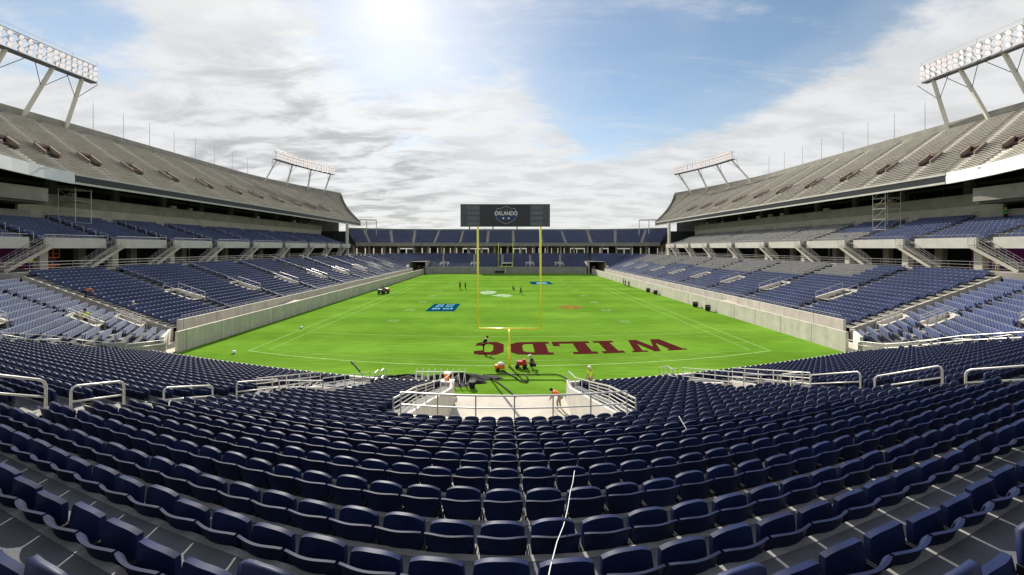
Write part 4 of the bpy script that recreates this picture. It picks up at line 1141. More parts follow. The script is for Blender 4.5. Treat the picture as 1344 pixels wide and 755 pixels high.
for sidx in sorted(chosen):
    x, y, z, yaw, n, i = SEATS_NEAR[sidx]
    root = empty('stadium_seat', (x, y, z), yaw + (rng.random() - .5) * .012)
    if n <= -2:
        sd = 'right' if x > CX else 'left'
        lab = f'navy seat, {ordn(crank[sidx])} one up from the edge, {"outer" if n == -2 else "hindmost"} row, bottom {sd} corner'
    else:
        k = i - round((cordX(min(n, 3)) + .04) / .5)
        lab = (f'navy seat under the white cord, {rowname.get(n, "a farther row")}' if k == 0 else
               f'navy seat, {ordn(abs(k))} to the {"right" if k > 0 else "left"} of the white cord, {rowname.get(n, "a farther row")}')
    root.scale = (1, 1, row_sh(n) / SH)
    tag(root, lab, 'stadium seat', 'navy seats of the nearest rows')
    inst('backrest', m_back, root); inst('seat_pan', m_pan, root, (0, (rng.random() - .5) * .012, 0), (R((rng.random() - .5) * 5), 0, R((rng.random() - .5) * 2)))
    for ml in m_leg: inst('leg', ml, root)

# every other seat: one object
def stack(templates, inst_arr, matidx):
    """templates: (verts, quads, material index) -> arrays for all instances"""
    V = []; Q = []; Mi = []; base = 0
    xyz = inst_arr[:, :3]; c, s = np.cos(inst_arr[:, 3]), np.sin(inst_arr[:, 3])
    for (v, f), mi in zip(templates, matidx):
        v = np.array(v, float); f = np.array(f, int); n = len(inst_arr)
        X = c[:, None] * v[None, :, 0] - s[:, None] * v[None, :, 1] + xyz[:, None, 0]
        Y = s[:, None] * v[None, :, 0] + c[:, None] * v[None, :, 1] + xyz[:, None, 1]
        Z = v[None, :, 2] + xyz[:, None, 2]
        V.append(np.stack([X, Y, Z], -1).reshape(-1, 3))
        Q.append((f[None] + (np.arange(n) * len(v))[:, None, None]).reshape(-1, 4) + base); base += n * len(v)
        Mi.append(np.full(n * len(f), mi))
    return V, Q, Mi
restN = np.array([s[:4] for i, s in enumerate(SEATS_NEAR) if i not in chosen])
restN[:, 3] += (rng.random(len(restN)) - .5) * .02
nearer = restN[:, 1] < 13
def low_shell(u, v):                     # farther rows: shells reach nearer to the step
    x, y, z = shell_fn(u, v); return x, y, .13 + (z - .262) * (.43 / .298)
mid_t = [slab(low_shell, 6, 4, .022), slab(pan_fn, 6, 2, .04), leg_quads(-1), leg_quads(1)]
low_t = [slab(low_shell, 4, 1, .022), slab(pan_fn, 4, 1, .04)]
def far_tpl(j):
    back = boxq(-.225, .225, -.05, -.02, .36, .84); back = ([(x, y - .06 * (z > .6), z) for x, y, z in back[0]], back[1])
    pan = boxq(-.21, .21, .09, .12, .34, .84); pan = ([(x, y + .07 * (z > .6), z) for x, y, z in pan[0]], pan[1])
    return [back, pan, boxq(.212, .288, -.02, .12, .74, .85)]  # last box: added pale block, a bright glint put into the shape
farA = np.array(SEATS_FAR); farA[:, 3] += (rng.random(len(farA)) - .5) * .02
VV, QQ, MM = [], [], []; off = 0
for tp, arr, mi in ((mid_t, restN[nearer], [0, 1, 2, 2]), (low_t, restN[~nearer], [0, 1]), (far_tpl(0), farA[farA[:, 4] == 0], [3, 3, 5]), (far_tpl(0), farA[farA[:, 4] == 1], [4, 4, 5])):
    if len(arr) == 0: continue
    v, q, m_ = stack(tp, arr, mi)
    v = np.concatenate(v); q = np.concatenate(q) + off; off += len(v); VV.append(v); QQ.append(q); MM.append(np.concatenate(m_))
V = np.concatenate(VV); Q = np.concatenate(QQ); Mi = np.concatenate(MM)
me = bpy.data.meshes.new('stadium_seats'); me.vertices.add(len(V)); me.vertices.foreach_set('co', V.ravel())
me.loops.add(Q.size); me.loops.foreach_set('vertex_index', Q.ravel().astype(np.int32))
me.polygons.add(len(Q)); me.polygons.foreach_set('loop_start', np.arange(0, Q.size, 4, dtype=np.int32))
for k in ('seat', 'seat_pan', 'iron', 'seat_far', 'seat_grey', 'glint_block'): me.materials.append(M[k])
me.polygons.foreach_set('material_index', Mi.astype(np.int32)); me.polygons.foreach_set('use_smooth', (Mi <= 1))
me.update(calc_edges=True); me.validate()
o = bpy.data.objects.new('stadium_seating', me); C.objects.link(o)
tag(o, 'thousands of farther navy seats filling every stand of the stadium', 'stadium seating', kind='stuff')
print('SEATS', len(chosen), len(restN), len(farA), 'quads', len(Q))

# white cord hanging over the near rows
m = MB(); P = []
for n in (-1, 0, 1, 2):
    X = cordX(n); Y = row_d(n); z = row_z(n)
    P.append((X, Y - .06, z + .612 * row_sh(n) / SH))
    if n < 2: P.append((X + .11, Y + .38, (P[-1][2] + row_z(n + 1) + .612) / 2 - .012))
P = [(.17, 2.05, row_z(-2) + .42)] + P
m.tube([(x + CX, y, z) for x, y, z in P], .0045, 6); tag(m.build('cord', M['whitecloth'], None, True), 'thin white cord hanging over the backs of the nearest seats', 'cord')
m = MB(); a = (4.05, 8.7, tread_z(4.05, 8.7))
m.tube([(4.05 + CX, 8.72, a[2] + .75), (4.2 + CX, 8.55, a[2] + .42), (4.12 + CX, 8.2, a[2] + .58)], .011, 5); tag(m.build('cord', M['whitecloth'], None, True), 'short scrap of white cord caught on a seat right of the tunnel', 'cord')
# ================================================================== people
def skin(chains, name, mat, parent, sub=2):
    """one continuous surface grown along chains of (x, y, z, r); shared first points are welded"""
    V = []; E = []; Rr = []
    def vid(p):
        for i, q in enumerate(V):
            if abs(q[0] - p[0]) + abs(q[1] - p[1]) + abs(q[2] - p[2]) < 1e-5: return i
        V.append(p[:3]); Rr.append(p[3]); return len(V) - 1
    for ch in chains:
        ids = [vid(p) for p in ch]; E += [(a, b) for a, b in zip(ids[:-1], ids[1:])]
    me = bpy.data.meshes.new(name); me.from_pydata(V, E, []); o = bpy.data.objects.new(name, me); C.objects.link(o)
    md = o.modifiers.new('s', 'SKIN'); md.use_smooth_shade = True
    for i, sv in enumerate(me.skin_vertices[0].data): sv.radius = (Rr[i], Rr[i] * .85); sv.use_root = (i == 0)
    ss = o.modifiers.new('u', 'SUBSURF'); ss.levels = sub - 1; ss.render_levels = sub - 1
    bpy.context.view_layer.update()
    m2 = bpy.data.meshes.new_from_object(o.evaluated_get(bpy.context.evaluated_depsgraph_get())); bpy.data.objects.remove(o)
    m2.materials.clear(); m2.materials.append(mat); m2.polygons.foreach_set('use_smooth', [True] * len(m2.polygons))
    return inst(name, m2, parent)
POSES = {
 'stand': dict(hip=(0, 0, .93), chest=(0, .01, 1.32), neck=(0, .02, 1.50), head=(0, .04, 1.63), kn=((-.11, .03, .50), (.11, .02, .50)), ft=((-.12, 0, .05), (.12, 0, .05)), el=((-.27, -.04, 1.15), (.27, -.04, 1.15)), ha=((-.27, .10, .90), (.27, .10, .92))),
 'walk': dict(hip=(0, 0, .92), chest=(0, .05, 1.31), neck=(0, .08, 1.49), head=(0, .12, 1.62), kn=((-.10, .22, .52), (.10, -.05, .50)), ft=((-.11, .30, .06), (.11, -.36, .10)), el=((-.27, -.12, 1.14), (.27, .06, 1.14)), ha=((-.26, -.10, .90), (.26, .28, .95))),
 'lean': dict(hip=(0, -.08, .90), chest=(0, .16, 1.25), neck=(0, .28, 1.38), head=(0, .38, 1.48), kn=((-.12, .02, .49), (.12, -.05, .49)), ft=((-.13, 0, .05), (.13, -.12, .05)), el=((-.26, .28, 1.03), (.26, .28, 1.03)), ha=((-.14, .50, .90), (.14, .50, .90))),
 'bend': dict(hip=(0, -.12, .86), chest=(0, .25, 1.02), neck=(0, .42, 1.06), head=(0, .55, 1.05), kn=((-.13, .05, .48), (.13, .0, .48)), ft=((-.14, 0, .05), (.14, -.08, .05)), el=((-.25, .42, .78), (.25, .42, .78)), ha=((-.14, .56, .52), (.14, .56, .52))),
 'crouch': dict(hip=(0, -.12, .38), chest=(0, .10, .74), neck=(0, .18, .90), head=(0, .24, 1.02), kn=((-.16, .28, .48), (.16, .26, .46)), ft=((-.14, .06, .05), (.14, .04, .05)), el=((-.28, .22, .60), (.28, .22, .60)), ha=((-.14, .44, .50), (.14, .44, .50))),
 'sit': dict(hip=(0, 0, .55), chest=(0, .02, .95), neck=(0, .05, 1.12), head=(0, .08, 1.25), kn=((-.12, .42, .58), (.12, .42, .58)), ft=((-.12, .46, .12), (.12, .46, .12)), el=((-.27, .10, .80), (.27, .10, .80)), ha=((-.17, .38, .82), (.17, .38, .82))),
}
def person(x, y, z, yaw, pose, label, shirt, trousers, hat=None, group=None, s=1.0, hair='black'):
    p = POSES[pose]; r = tag(empty('person', (x, y, z), yaw), label, 'person', group); r.scale = (s, s, s)
    H, Cc, Nk, Hd = p['hip'], p['chest'], p['neck'], p['head']; mid = tuple((H[i] + Cc[i]) / 2 for i in range(3))
    ax = Vector(Cc) - Vector(H); up = ax.normalized()
    ch = [[(*H, .135), (*mid, .125), (*Cc, .145), (*Nk, .06), (*Hd, .09), (*(Vector(Hd) + Vector((0, .01, .10))), .08)]]
    sh = []
    for i, sx in ((0, -1), (1, 1)):
        hp = Vector(H) + Vector((sx * .09, 0, -.06)); so = Vector(Cc) + up * .08 + Vector((sx * .17, 0, 0)); k, f = Vector(p['kn'][i]), Vector(p['ft'][i]); e, h = Vector(p['el'][i]), Vector(p['ha'][i])
        ch.append([(*H, .135), (*hp, .09), (*k, .062), (*f, .042), (f.x, f.y + .13, f.z - .02, .035)])
        d = (h - e).normalized(); tip = h + d * .09; side = Vector((-sx, 0, 0))
        ch.append([(*Cc, .145), (*so, .06), (*e, .046), (*h, .032), (*tip, .022)])
        for q in range(4):                       # fingers and thumb, curled
            o_ = h + d * .05 + side * (.012 * (q - 1.5)); e1 = o_ + d * (.055 + .008 * (q in (1, 2))); e2 = e1 + d * .02 + Vector((0, 0, -.025))
            ch.append([(*h, .032), (*o_, .010), (*e1, .009), (*e2, .008)])
        t1 = h + side * .04 + d * .025; ch.append([(*h, .032), (*t1, .010), (*(t1 + d * .03), .009)])
        sh.append([(*Cc, .165), (*so, .082), (*(so * .35 + e * .65), .068)])
    skin(ch, 'body', M['skin'], r)
    skin([[(*H, .155), (*mid, .15), (*Cc, .168)]] + [[(*Cc, .168)] + c[1:] for c in sh], 'shirt', M[shirt], r)
    tc = []
    for i, sx in ((0, -1), (1, 1)):
        hp = Vector(H) + Vector((sx * .09, 0, -.06)); k, f = Vector(p['kn'][i]), Vector(p['ft'][i])
        tc.append([(*H, .15), (*hp, .11), (*k, .078), (*(f * .9 + k * .1), .062)])
    skin(tc, 'trousers', M[trousers], r)
    hd = Vector(Hd)
    m = MB()
    if hat:
        m.ell((hd.x, hd.y, hd.z + .075), .115, .13, .105, 10, 6); m.ell((hd.x, hd.y + .05, hd.z + .07), .13, .17, .018, 10, 4); m.build('helmet', M[hat], r, True)
    else:
        m.ell((hd.x, hd.y - .02, hd.z + .07), .105, .12, .105, 10, 6); m.build('hair', M[hair], r, True)
    m = MB()
    for sx in (-1, 1):
        m.ell((hd.x + sx * .035, hd.y + .088, hd.z + .035), .012, .008, .009, 6, 4); m.ell((hd.x + sx * .098, hd.y + .0, hd.z + .03), .012, .02, .028, 6, 4)
    m.ell((hd.x, hd.y + .1, hd.z + .01), .014, .02, .022, 6, 4); m.ell((hd.x, hd.y + .085, hd.z - .03), .025, .008, .007, 6, 4)
    m.build('face_features', M['skin'], r, True)
    return r
person(-2.75, 36.6, 0, R(-70), 'lean', 'person in dark clothes leaning over the unfinished C lettering beside the goal', 'black', 'black')
person(-12.0, 91.5, 0, R(20), 'stand', 'taller person in dark clothes left of two on the far half of the turf', 'black', 'black', s=1.12)
person(-10.8, 92.5, 0, R(-40), 'stand', 'second person in dark clothes, right of two standing on the turf', 'navy', 'black')
person(2.6, 82.0, 0, R(-80), 'walk', 'person in dark clothes walking just right of the midfield emblem', 'black', 'black', s=1.06)
person(1.2, 90.0, 0, R(60), 'crouch', 'person in dark clothes crouching on the turf right of the midfield emblem', 'black', 'navy')
person(5.55, 26.9, 0, R(20), 'stand', 'worker in yellow vest and white helmet behind the front wall right of the tunnel', 'hivis', 'khaki', 'whitecloth', s=1.0)
person(2.85, 23.9, .004, R(60), 'bend', 'worker in orange shirt bending down in the field tunnel', 'orange', 'khaki')
person(1.75, 31.8, 0, R(75), 'crouch', 'person in dark clothes and pale cap crouching behind the red line machine', 'black', 'black', 'whitecloth')
person(-38.7, 33.6, rowz(4) , R(40), 'stand', 'worker in yellow green vest standing among the pale seats of the near left corner', 'hivis', 'black', 'black')
person(-45.4, 39.6, rowz(10), R(-30), 'bend', 'worker in orange vest bending at the aisle of the near left corner', 'orange', 'navy')
person(-41.2, 40.6, rowz(5), R(80), 'crouch', 'worker in yellow vest crouching by the pale wall of the near left corner', 'hivis', 'khaki', 'whitecloth')
person(-53.4, 41.2, ZW, R(-90), 'stand', 'worker in yellow vest standing on the left concourse beside the orange lift', 'hivis', 'navy')
person(-47.5, 79.0, rowz(12), R(-90), 'stand', 'small figure in a green shirt among the left lower seats', 'green', 'black')
person(62.1, 46.5, 10.95 + .285 * 9, R(90), 'stand', 'person in bright green shirt at the top of the right middle tier', 'green', 'black', s=1.15)
person(53.6, 40.9, ZW, R(90), 'stand', 'worker in pale yellow vest standing at the foot of the right stair', 'hivis', 'khaki')
for i, (x, y) in enumerate(((32.2, 104), (31.5, 100), (31.3, 96.5))):
    person(x, y, 0, R(60 + 40 * i), ('stand', 'walk', 'stand')[i], f'small dark figure beside the right field wall, {("farthest", "middle one", "nearest")[i]} of three', 'black', 'black', s=1.0)

# ================================================================== things on the turf and in the stands
# red line-marking machine
r = tag(empty('line_marker', (.75, 31.9, 0), R(80)), 'red wheeled line marking machine on the turf near the goal post', 'line marker')
r.scale = (.8, .8, .8)
m = MB(); m.box(-.28, .28, -.55, .45, .34, .78); m.tube([(0, -.3, .78), (0, -.3, .98)], .2, 10); m.build('tank', M['red'], r)
for x in (-.34, .34):
    for y in (-.4, .4): m = MB(); m.tube([(x - .05, y, .22), (x + .05, y, .22)], .22, 12); m.build('wheel', M['rubber'], r)
m = MB(); m.tube([(-.22, .4, .7), (-.22, .85, 1.0), (.22, .85, 1.0), (.22, .4, .7)], .025, 6); m.build('handle', M['steel'], r)
r = tag(empty('paint_machine', (-1.1, 31.3, 0), R(-75)), 'small orange and white machine with a hose at the foot of the goal post', 'paint machine')
m = MB(); m.box(-.25, .25, -.4, .4, .18, .5); m.build('body', M['orange'], r)
m = MB(); m.ell((0, .1, .55), .22, .3, .16, 10, 6); m.build('cover', M['whitecloth'], r)
for x in (-.3, .3): m = MB(); m.tube([(x - .04, -.2, .15), (x + .04, -.2, .15)], .15, 10); m.build('wheel', M['rubber'], r)
def hose(name, pts, lab, rr=.07):
    m = MB(); P = [Vector(p) for p in pts]; Q = []
    for i in range(len(P) - 1):
        a, b, c, d = P[max(i - 1, 0)], P[i], P[i + 1], P[min(i + 2, len(P) - 1)]
        for k in range(6):
            t = k / 6; Q.append(.5 * ((2 * b) + (c - a) * t + (2 * a - 5 * b + 4 * c - d) * t * t + (3 * b - a - 3 * c + d) * t ** 3))
    Q.append(P[-1]); m.tube(Q, rr, 6); tag(m.build(name, M['rubber'], None, True), lab, 'hose')
hose('hose', [(-.9, 31.1, .1), (.1, 29.6, .08), (.6, 28.6, .08), (1.05, 28.5, .08), (1.15, 29.4, .08), (1.0, 30.1, .08)], 'black hose looping away from the orange machine on the turf', .05)
hose('hose', [(-2.4, 30.0, .08), (-1.0, 30.05, .08), (1.5, 30.1, .08), (3.6, 30.05, .08), (4.4, 28.6, .08)], 'straight black hose across the turf towards the right tunnel wall', .045)
hose('hose', [(-2.2, 29.9, .08), (-1.2, 28.4, .08), (-.3, 26.6, .08), (.1, 25.7, .08)], 'black hose running down into the field tunnel', .045)
hose('hose', [(-14.6, 33.6, .08), (-13.7, 32.4, .08), (-12.7, 30.9, .08)], 'black hose lying on the turf behind the left vomitory rails', .045)
# heap of black netting: a lumpy low mound
def mound(name, cx_, cy_, rx, ry, h, mat, lab, cat, seed):
    m = MB(); r_ = random.Random(seed); nu, nv = 30, 9; V = []; F = []
    ph = [r_.random() * 6.28 for _ in range(6)]
    for j in range(nv + 1):
        for i in range(nu):
            a = 2 * math.pi * i / nu; q = j / nv
            ed = 1 + .22 * math.sin(3 * a + ph[0]) + .16 * math.sin(7 * a + ph[1])
            zz = h * (1 - q) ** .8 * (.55 + .45 * math.sin(4 * a + 5 * q + ph[2])) + .05 * r_.random() * (q < 1)
            V.append((rx * q * ed * math.cos(a), ry * q * ed * math.sin(a), max(0, zz) if q < 1 else 0))
    for j in range(nv):
        for i in range(nu): F.append((j * nu + i, (j + 1) * nu + i, (j + 1) * nu + (i + 1) % nu, j * nu + (i + 1) % nu))
    m.raw(V, F, mat); o = m.build(name, mat, None, True); o.location = (cx_, cy_, .006); tag(o, lab, cat); return o
mound('netting', -4.3, 29.0, 3.0, 1.1, .6, M['black'], 'heap of black netting on the turf left of the goal post', 'netting', 2)
mound('netting', -8.6, 29.6, 2.6, .55, .25, M['black'], 'low strip of black netting behind the left front wall', 'netting', 5)
r = tag(empty('barrier', (-5.6, 28.2, 0)), 'row of white plastic barrier legs before the black netting heap', 'barrier')
for i in range(9):
    x = -1.9 + i * .46
    m = MB(); m.tube([(x, .2, 0), (x + .12, 0, .95), (x + .24, -.2, 0)], .035, 5); m.tube([(x + .12, 0, .95), (x + .2, .05, 1.15)], .03, 5); m.build('leg', M['whitecloth'], r)
m = MB(); m.tube([(-1.8, 0, .93), (2.0, 0, .93)], .03, 6); m.build('top_bar', M['whitecloth'], r)
r = tag(empty('cooler', (-4.75, 26.4, 0)), 'small orange drinks cooler on the turf by the left tunnel wall', 'cooler')
m = MB(); m.tube([(0, 0, .9), (0, 0, 1.42)], [.2, .22], 12); m.build('body', M['orange'], r); m = MB(); m.tube([(0, 0, 1.421), (0, 0, 1.5)], .23, 12); m.build('lid', M['whitecloth'], r)
m = MB(); m.box(-.5, .5, -.3, .3, .84, .9)
for x in (-.45, .45):
    for y in (-.25, .25): m.box(x - .03, x + .03, y - .03, y + .03, 0, .84)
m.build('stand', M['steel'], r)
r = tag(empty('bucket', (-3.05, 27.4, 0)), 'black bucket on the shaded grass near the left tunnel wall', 'bucket')
m = MB(); m.tube([(0, 0, .0), (0, 0, .5)], [.2, .27], 12); m.build('pail', M['rubber'], r); m = MB(); m.tube([(-.26, 0, .48), (-.2, .1, .62), (.2, .1, .62), (.26, 0, .48)], .012, 5); m.build('handle', M['steel'], r)
# utility cart with driver
r = tag(empty('utility_cart', (-28.2, 83.5, 0), R(150)), 'small dark utility cart with orange box on the turf by the left field wall', 'utility cart')
m = MB(); m.box(-.62, .62, -1.2, 1.2, .38, .75); m.box(-.6, .6, .75, 1.2, .75, 1.05); m.box(-.55, .55, -.25, -.1, .75, 1.25); m.box(-.55, .55, -.1, .4, .75, .88); m.build('body', M['steel_dk'], r)
m = MB(); m.box(-.6, .6, -1.2, -.35, .75, 1.15); m.build('cargo_box', M['orange'], r)
for x in (-.62, .62):
    for y in (-.75, .8): m = MB(); m.tube([(x - .09, y, .3), (x + .09, y, .3)], .3, 12); m.build('wheel', M['rubber'], r)
m = MB(); m.tube([(.25, .62, 1.05), (.25, .48, 1.2)], .02, 5); m.tube([(.25, .47, 1.22), (.25, .485, 1.2)], .17, 10); m.build('steering_wheel', M['rubber'], r)
v_ = Matrix.Rotation(R(150), 3, 'Z') @ Vector((.1, .05, 0)); person(-28.2 + v_.x, 83.5 + v_.y, .36, R(150), 'sit', 'driver in dark clothes seated in the small utility cart', 'black', 'khaki')
# dark cases and bins along the right field wall
def case(x, y, lab, w=.9, h=1.25):
    r = tag(empty('equipment_case', (x, y, 0), R(20)), lab, 'equipment case', 'dark equipment cases by the right field wall')
    r.scale = (.75, .75, .75)
    m = MB(); m.box(-w / 2, w / 2, -.35, .35, .12, h); m.build('shell', M['rubber'], r)
    m = MB(); m.box(-w / 2 - .02, w / 2 + .02, -.37, .37, h * .8, h * .8 + .06); m.build('lid_band', M['steel'], r)
    for xx in (-w / 2 + .1, w / 2 - .1): m = MB(); m.tube([(xx - .03, 0, .07), (xx + .03, 0, .07)], .07, 8); m.build('wheel', M['rubber'], r)
case(32.3, 86, 'dark upright case by the right field wall, farthest of four'); case(32.4, 82, 'dark upright case by the right field wall, second farthest of four')
case(32.3, 64.5, 'dark upright case by the right field wall, second nearest of four'); case(32.3, 60.5, 'dark upright case by the right field wall, nearest of four', .8, 1.35)
# benches and gear before the far stand
r = tag(empty('bench', (-2.0, 146.2, 0)), 'low dark players bench on the turf before the far stand', 'bench')
m = MB(); m.box(-3.2, .6, -.25, .25, .45, .6); m.box(-3.2, .6, .2, .28, .62, 1.1)
m.build('seat', M['black'], r)
for x in (-2.9, -1.3, .3): m = MB(); m.box(x - .05, x + .05, -.2, .2, 0, .45); m.build('leg', M['steel_dk'], r)
# balls of white on the grass
for x, y, lab in ((-26.8, 47.5, 'small white ball lying on the turf by the left sideline'), (-27.2, 36.3, 'small white ball lying by the near left corner of the field')):
    m = MB(); m.ell((0, 0, .15), .2, .2, .15, 10, 6); o = m.build('ball', M['whitecloth'], None, True); o.location = (x, y, 0); tag(o, lab, 'ball')

# orange scissor lift on the left concourse
r = tag(empty('scissor_lift', (-57.0, 45.6, ZW)), 'orange scissor lift parked in the left concourse before a purple wall', 'scissor lift')
m = MB(); m.box(-.45, .45, -.95, .95, .18, .6); m.build('chassis', M['orange'], r)
m = MB()
for x in (-.3, .3):
    for i in range(3):
        z = .62 + i * .24; m.bar((x, -.75, z), (x, .75, z + .24), .06, .08); m.bar((x, .75, z), (x, -.75, z + .24), .06, .08)
m.build('scissor_arms', M['steel_dk'], r)
m = MB(); m.box(-.45, .45, -.95, .95, 1.36, 1.46)
for x in (-.43, .43):
    for y in (-.92, -.3, .3, .92): m.tube([(x, y, 1.46), (x, y, 2.45)], .035, 5)
    for z in (1.9, 2.45): m.tube([(x, -.92, z), (x, .92, z)], .035, 5)
for y in (-.92, .92):
    for z in (1.9, 2.45): m.tube([(-.43, y, z), (.43, y, z)], .035, 5)
m.build('platform', M['orange'], r)
for x in (-.45, .45):
    for y in (-.7, .7): m = MB(); m.tube([(x - .06, y, .2), (x + .06, y, .2)], .2, 10); m.build('wheel', M['rubber'], r)
# scaffold towers
def scaffold(x, y, z, h, lab):
    r = tag(empty('scaffold_tower', (x, y, z)), lab, 'scaffold')
    m = MB(); w, d = 1.2, 1.0
    for xx in (-w, w):
        for yy in (-d, d): m.tube([(xx, yy, 0), (xx, yy, h)], .05, 5)
    m.build('standard', M['steel'], r)
    m = MB(); n = int(h / 1.6)
    for i in range(n + 1):
        zz = .3 + i * (h - .5) / n
        for yy in (-d, d): m.tube([(-w, yy, zz), (w, yy, zz)], .04, 5)
        for xx in (-w, w): m.tube([(xx, -d, zz), (xx, d, zz)], .04, 5)
        if i < n: m.tube([(-w, -d, zz), (w, -d, zz + (h - .5) / n)], .03, 4); m.tube([(-w, d, zz), (-w, -d, zz + (h - .5) / n)], .03, 4)
    m.build('ledger', M['steel'], r)
    m = MB(); m.box(-w, w, -d, d, h * .62, h * .62 + .06); m.box(-w, w, -d, d, h * .95, h * .95 + .06); m.build('platform', M['khaki'], r)
scaffold(60.6, 59.7, 10.95 + .285 * 7, 7.2, 'metal scaffold tower standing in the right middle tier under the upper deck')
scaffold(-62.5, 53.3, 13.6, 5.2, 'metal scaffold tower against the balcony in the left middle tier')

# ================================================================== camera, sun, sky
cam = bpy.data.cameras.new('camera'); co = bpy.data.objects.new('camera', cam); C.objects.link(co)
co.location = (CX, 0, EYE); co.rotation_euler = (R(90), 0, 0)
cam.sensor_width = 36; cam.lens = 36 * 487 / 1344; cam.shift_x = 7 / 1344; cam.shift_y = -52.5 / 1344
cam.clip_start = .05; cam.clip_end = 9000
sc = bpy.context.scene; sc.camera = co
AZ, EL = R(-17.5), R(33.5)                       # sun: left of straight ahead
sd = Vector((math.sin(AZ) * math.cos(EL), math.cos(AZ) * math.cos(EL), math.sin(EL)))
sun = bpy.data.lights.new('sun', 'SUN'); sun.energy = 5.0; sun.angle = R(.6); sun.color = (1, .94, .84)
so = bpy.data.objects.new('sun', sun); C.objects.link(so); so.rotation_euler = sd.to_track_quat('Z', 'Y').to_euler(); so.location = (-30, 60, 80)

w = bpy.data.worlds.new('World'); sc.world = w; w.use_nodes = True
nt = w.node_tree; nt.nodes.clear(); L = nt.links.new; N = nt.nodes.new
out = N('ShaderNodeOutputWorld'); bg = N('ShaderNodeBackground'); bg.inputs['Strength'].default_value = .10; L(bg.outputs[0], out.inputs[0])
sky = N('ShaderNodeTexSky'); sky.sky_type = 'NISHITA'; sky.sun_disc = False; sky.sun_elevation = EL; sky.sun_rotation = AZ
sky.air_density = 1.0; sky.dust_density = .25; sky.ozone_density = 2.0
tc = N('ShaderNodeTexCoord')
def math_(op, a, b=None, clamp=False):
    n = N('ShaderNodeMath'); n.operation = op; n.use_clamp = clamp
    for i, v in enumerate((a, b)):
        if v is None: continue
        if hasattr(v, 'is_output'): L(v, n.inputs[i])
        else: n.inputs[i].default_value = v
    return n.outputs[0]
def smooth(v, a, b, o0=0.0, o1=1.0):
    n = N('ShaderNodeMapRange'); n.interpolation_type = 'SMOOTHSTEP'; L(v, n.inputs[0])
    for i, q in enumerate((a, b, o0, o1)): n.inputs[i + 1].default_value = q
    return n.outputs[0]
nrm = N('ShaderNodeVectorMath'); nrm.operation = 'NORMALIZE'; L(tc.outputs['Generated'], nrm.inputs[0]); DIR = nrm.outputs[0]
def dotdir(v):
    n = N('ShaderNodeVectorMath'); n.operation = 'DOT_PRODUCT'; L(DIR, n.inputs[0]); v = Vector(v).normalized(); n.inputs[1].default_value = v; return n.outputs['Value']
sep = N('ShaderNodeSeparateXYZ'); L(DIR, sep.inputs[0]); Zc = math_('MAXIMUM', sep.outputs[2], 0.0)
zz = math_('ADD', Zc, .16)
cb = N('ShaderNodeCombineXYZ'); L(math_('DIVIDE', sep.outputs[0], zz), cb.inputs[0]); L(math_('DIVIDE', sep.outputs[1], zz), cb.inputs[1])
def cnoise(scale, detail, rough, st=(1, 1, 1), rot=0.0, dist=0.0, off=(0, 0, 0)):
    mp = N('ShaderNodeMapping'); mp.inputs['Scale'].default_value = st; mp.inputs['Rotation'].default_value = (0, 0, rot); mp.inputs['Location'].default_value = off; L(cb.outputs[0], mp.inputs[0])
    n = N('ShaderNodeTexNoise'); n.inputs['Scale'].default_value = scale; n.inputs['Detail'].default_value = detail; n.inputs['Roughness'].default_value = rough; n.inputs['Distortion'].default_value = dist
    L(mp.outputs[0], n.inputs[0]); return n.outputs['Fac']
def pdir(px, py): return ((px - 665) / 487, 1, (325 - py) / 487)
big = cnoise(.62, 12, .58, (1, 1.25, 1), .45, .35)
wisp = cnoise(1.7, 13, .66, (.65, 1.5, 1), -.72, .5, (3, 1, 0))
puff = cnoise(5.5, 14, .68, (.9, 1.3, 1), .3, .2, (1, 5, 0))
cov = math_('ADD', math_('ADD', math_('MULTIPLY', big, .56), math_('MULTIPLY', wisp, .40)), math_('MULTIPLY', puff, .30))
def add(v):
    global cov; cov = math_('ADD', cov, v)
add(smooth(Zc, .40, .10, -.02, .22))                                  # thicker towards the horizon
add(smooth(dotdir(pdir(900, 50)), .93, .997, 0, -.20))                  # blue gaps
add(smooth(dotdir(pdir(770, 130)), .965, .999, 0, -.09))
add(smooth(dotdir(pdir(1020, 110)), .972, .998, 0, -.12))
add(smooth(dotdir(pdir(1150, 10)), .96, .999, 0, -.22))
add(smooth(dotdir(pdir(20, 5)), .97, .999, 0, -.34))
add(smooth(dotdir(pdir(400, 20)), .97, .999, 0, -.20))
add(smooth(dotdir(pdir(590, 90)), .985, .999, 0, -.07))
add(smooth(dotdir(pdir(640, 190)), .96, .998, 0, .10))
add(smooth(dotdir(pdir(1250, 150)), .935, .992, 0, .30))                 # the big bank on the right
add(smooth(dotdir(pdir(1010, 215)), .97, .998, 0, .16))
add(smooth(dotdir(pdir(250, 140)), .90, .995, 0, .26))                  # and the bright one on the left
dens = math_('ADD', math_('MULTIPLY', smooth(cov, .53, .72), .82), math_('MULTIPLY', smooth(cov, .26, .56), .17))
cir = cnoise(1.3, 14, .72, (.35, 2.2, 1), -.55, .9, (11, 4, 0)); flk = cnoise(7.0, 8, .6, (1, 1.2, 1), .4, .2, (2, 9, 0))
dens = math_('ADD', dens, math_('MULTIPLY', math_('MULTIPLY', smooth(cir, .50, .70), smooth(flk, .30, .62, .35, 1.0)), .42))
dens = math_('MINIMUM', dens, 1.0)
sunang = dotdir(sd)
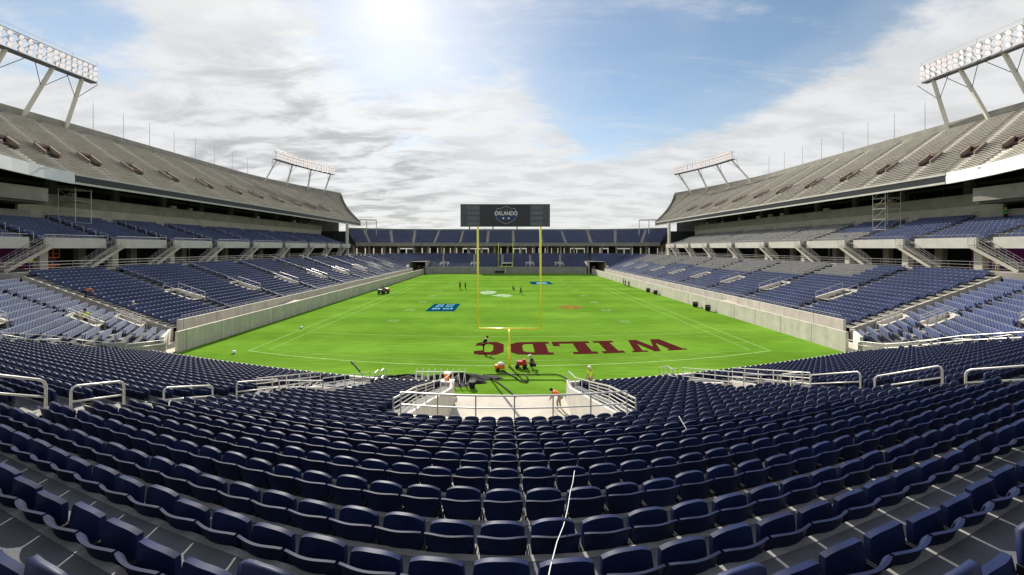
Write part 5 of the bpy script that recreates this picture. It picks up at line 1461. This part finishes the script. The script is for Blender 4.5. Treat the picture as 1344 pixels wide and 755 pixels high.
glow = math_('POWER', math_('MAXIMUM', sunang, 0.0), 26.0); core = math_('POWER', math_('MAXIMUM', sunang, 0.0), 700.0)
shade = cnoise(3.0, 12, .62, (.85, 1.6, 1), .15, .3, (7, 2, 0))
low = smooth(dotdir(pdir(430, 215)), .93, .995, 0, 1)
wide = smooth(Zc, .55, .12, .25, 1.0)
dk = math_('MULTIPLY', smooth(shade, .40, .64), math_('ADD', math_('MULTIPLY', low, .28), math_('MULTIPLY', wide, .21)))
bri = math_('SUBTRACT', 1.04, dk)
bri = math_('ADD', bri, math_('MULTIPLY', glow, .30))
cc = N('ShaderNodeMix'); cc.data_type = 'RGBA'; cc.blend_type = 'MULTIPLY'; cc.inputs[0].default_value = 1; cc.inputs[6].default_value = (5.6, 5.62, 5.62, 1)
L(bri, cc.inputs[7])
mx = N('ShaderNodeMix'); mx.data_type = 'RGBA'; L(math_('MULTIPLY', dens, .95), mx.inputs[0]); tn = N('ShaderNodeMix'); tn.data_type = 'RGBA'; tn.blend_type = 'MULTIPLY'; tn.inputs[0].default_value = 1; tn.inputs[7].default_value = (.98, .95, .86, 1); L(sky.outputs[0], tn.inputs[6]); L(tn.outputs[2], mx.inputs[6]); L(cc.outputs[2], mx.inputs[7])
ad = N('ShaderNodeMix'); ad.data_type = 'RGBA'; ad.blend_type = 'ADD'; ad.inputs[0].default_value = 1; L(mx.outputs[2], ad.inputs[6])
cg = N('ShaderNodeCombineColor'); g1 = math_('MULTIPLY', core, 1.5); L(g1, cg.inputs[0]); L(g1, cg.inputs[1]); L(math_('MULTIPLY', g1, .93), cg.inputs[2]); L(cg.outputs[0], ad.inputs[7])
L(ad.outputs[2], bg.inputs['Color'])

vs = sc.view_settings; vs.view_transform = 'Standard'; vs.look = 'None'; vs.exposure = 0.55; vs.gamma = 1.0; vs.use_curve_mapping = False
sc.render.film_transparent = False
sc.cycles.max_bounces = 6; sc.cycles.diffuse_bounces = 3; sc.cycles.glossy_bounces = 2; sc.cycles.use_denoising = True
sc.cycles.sample_clamp_indirect = 6.0
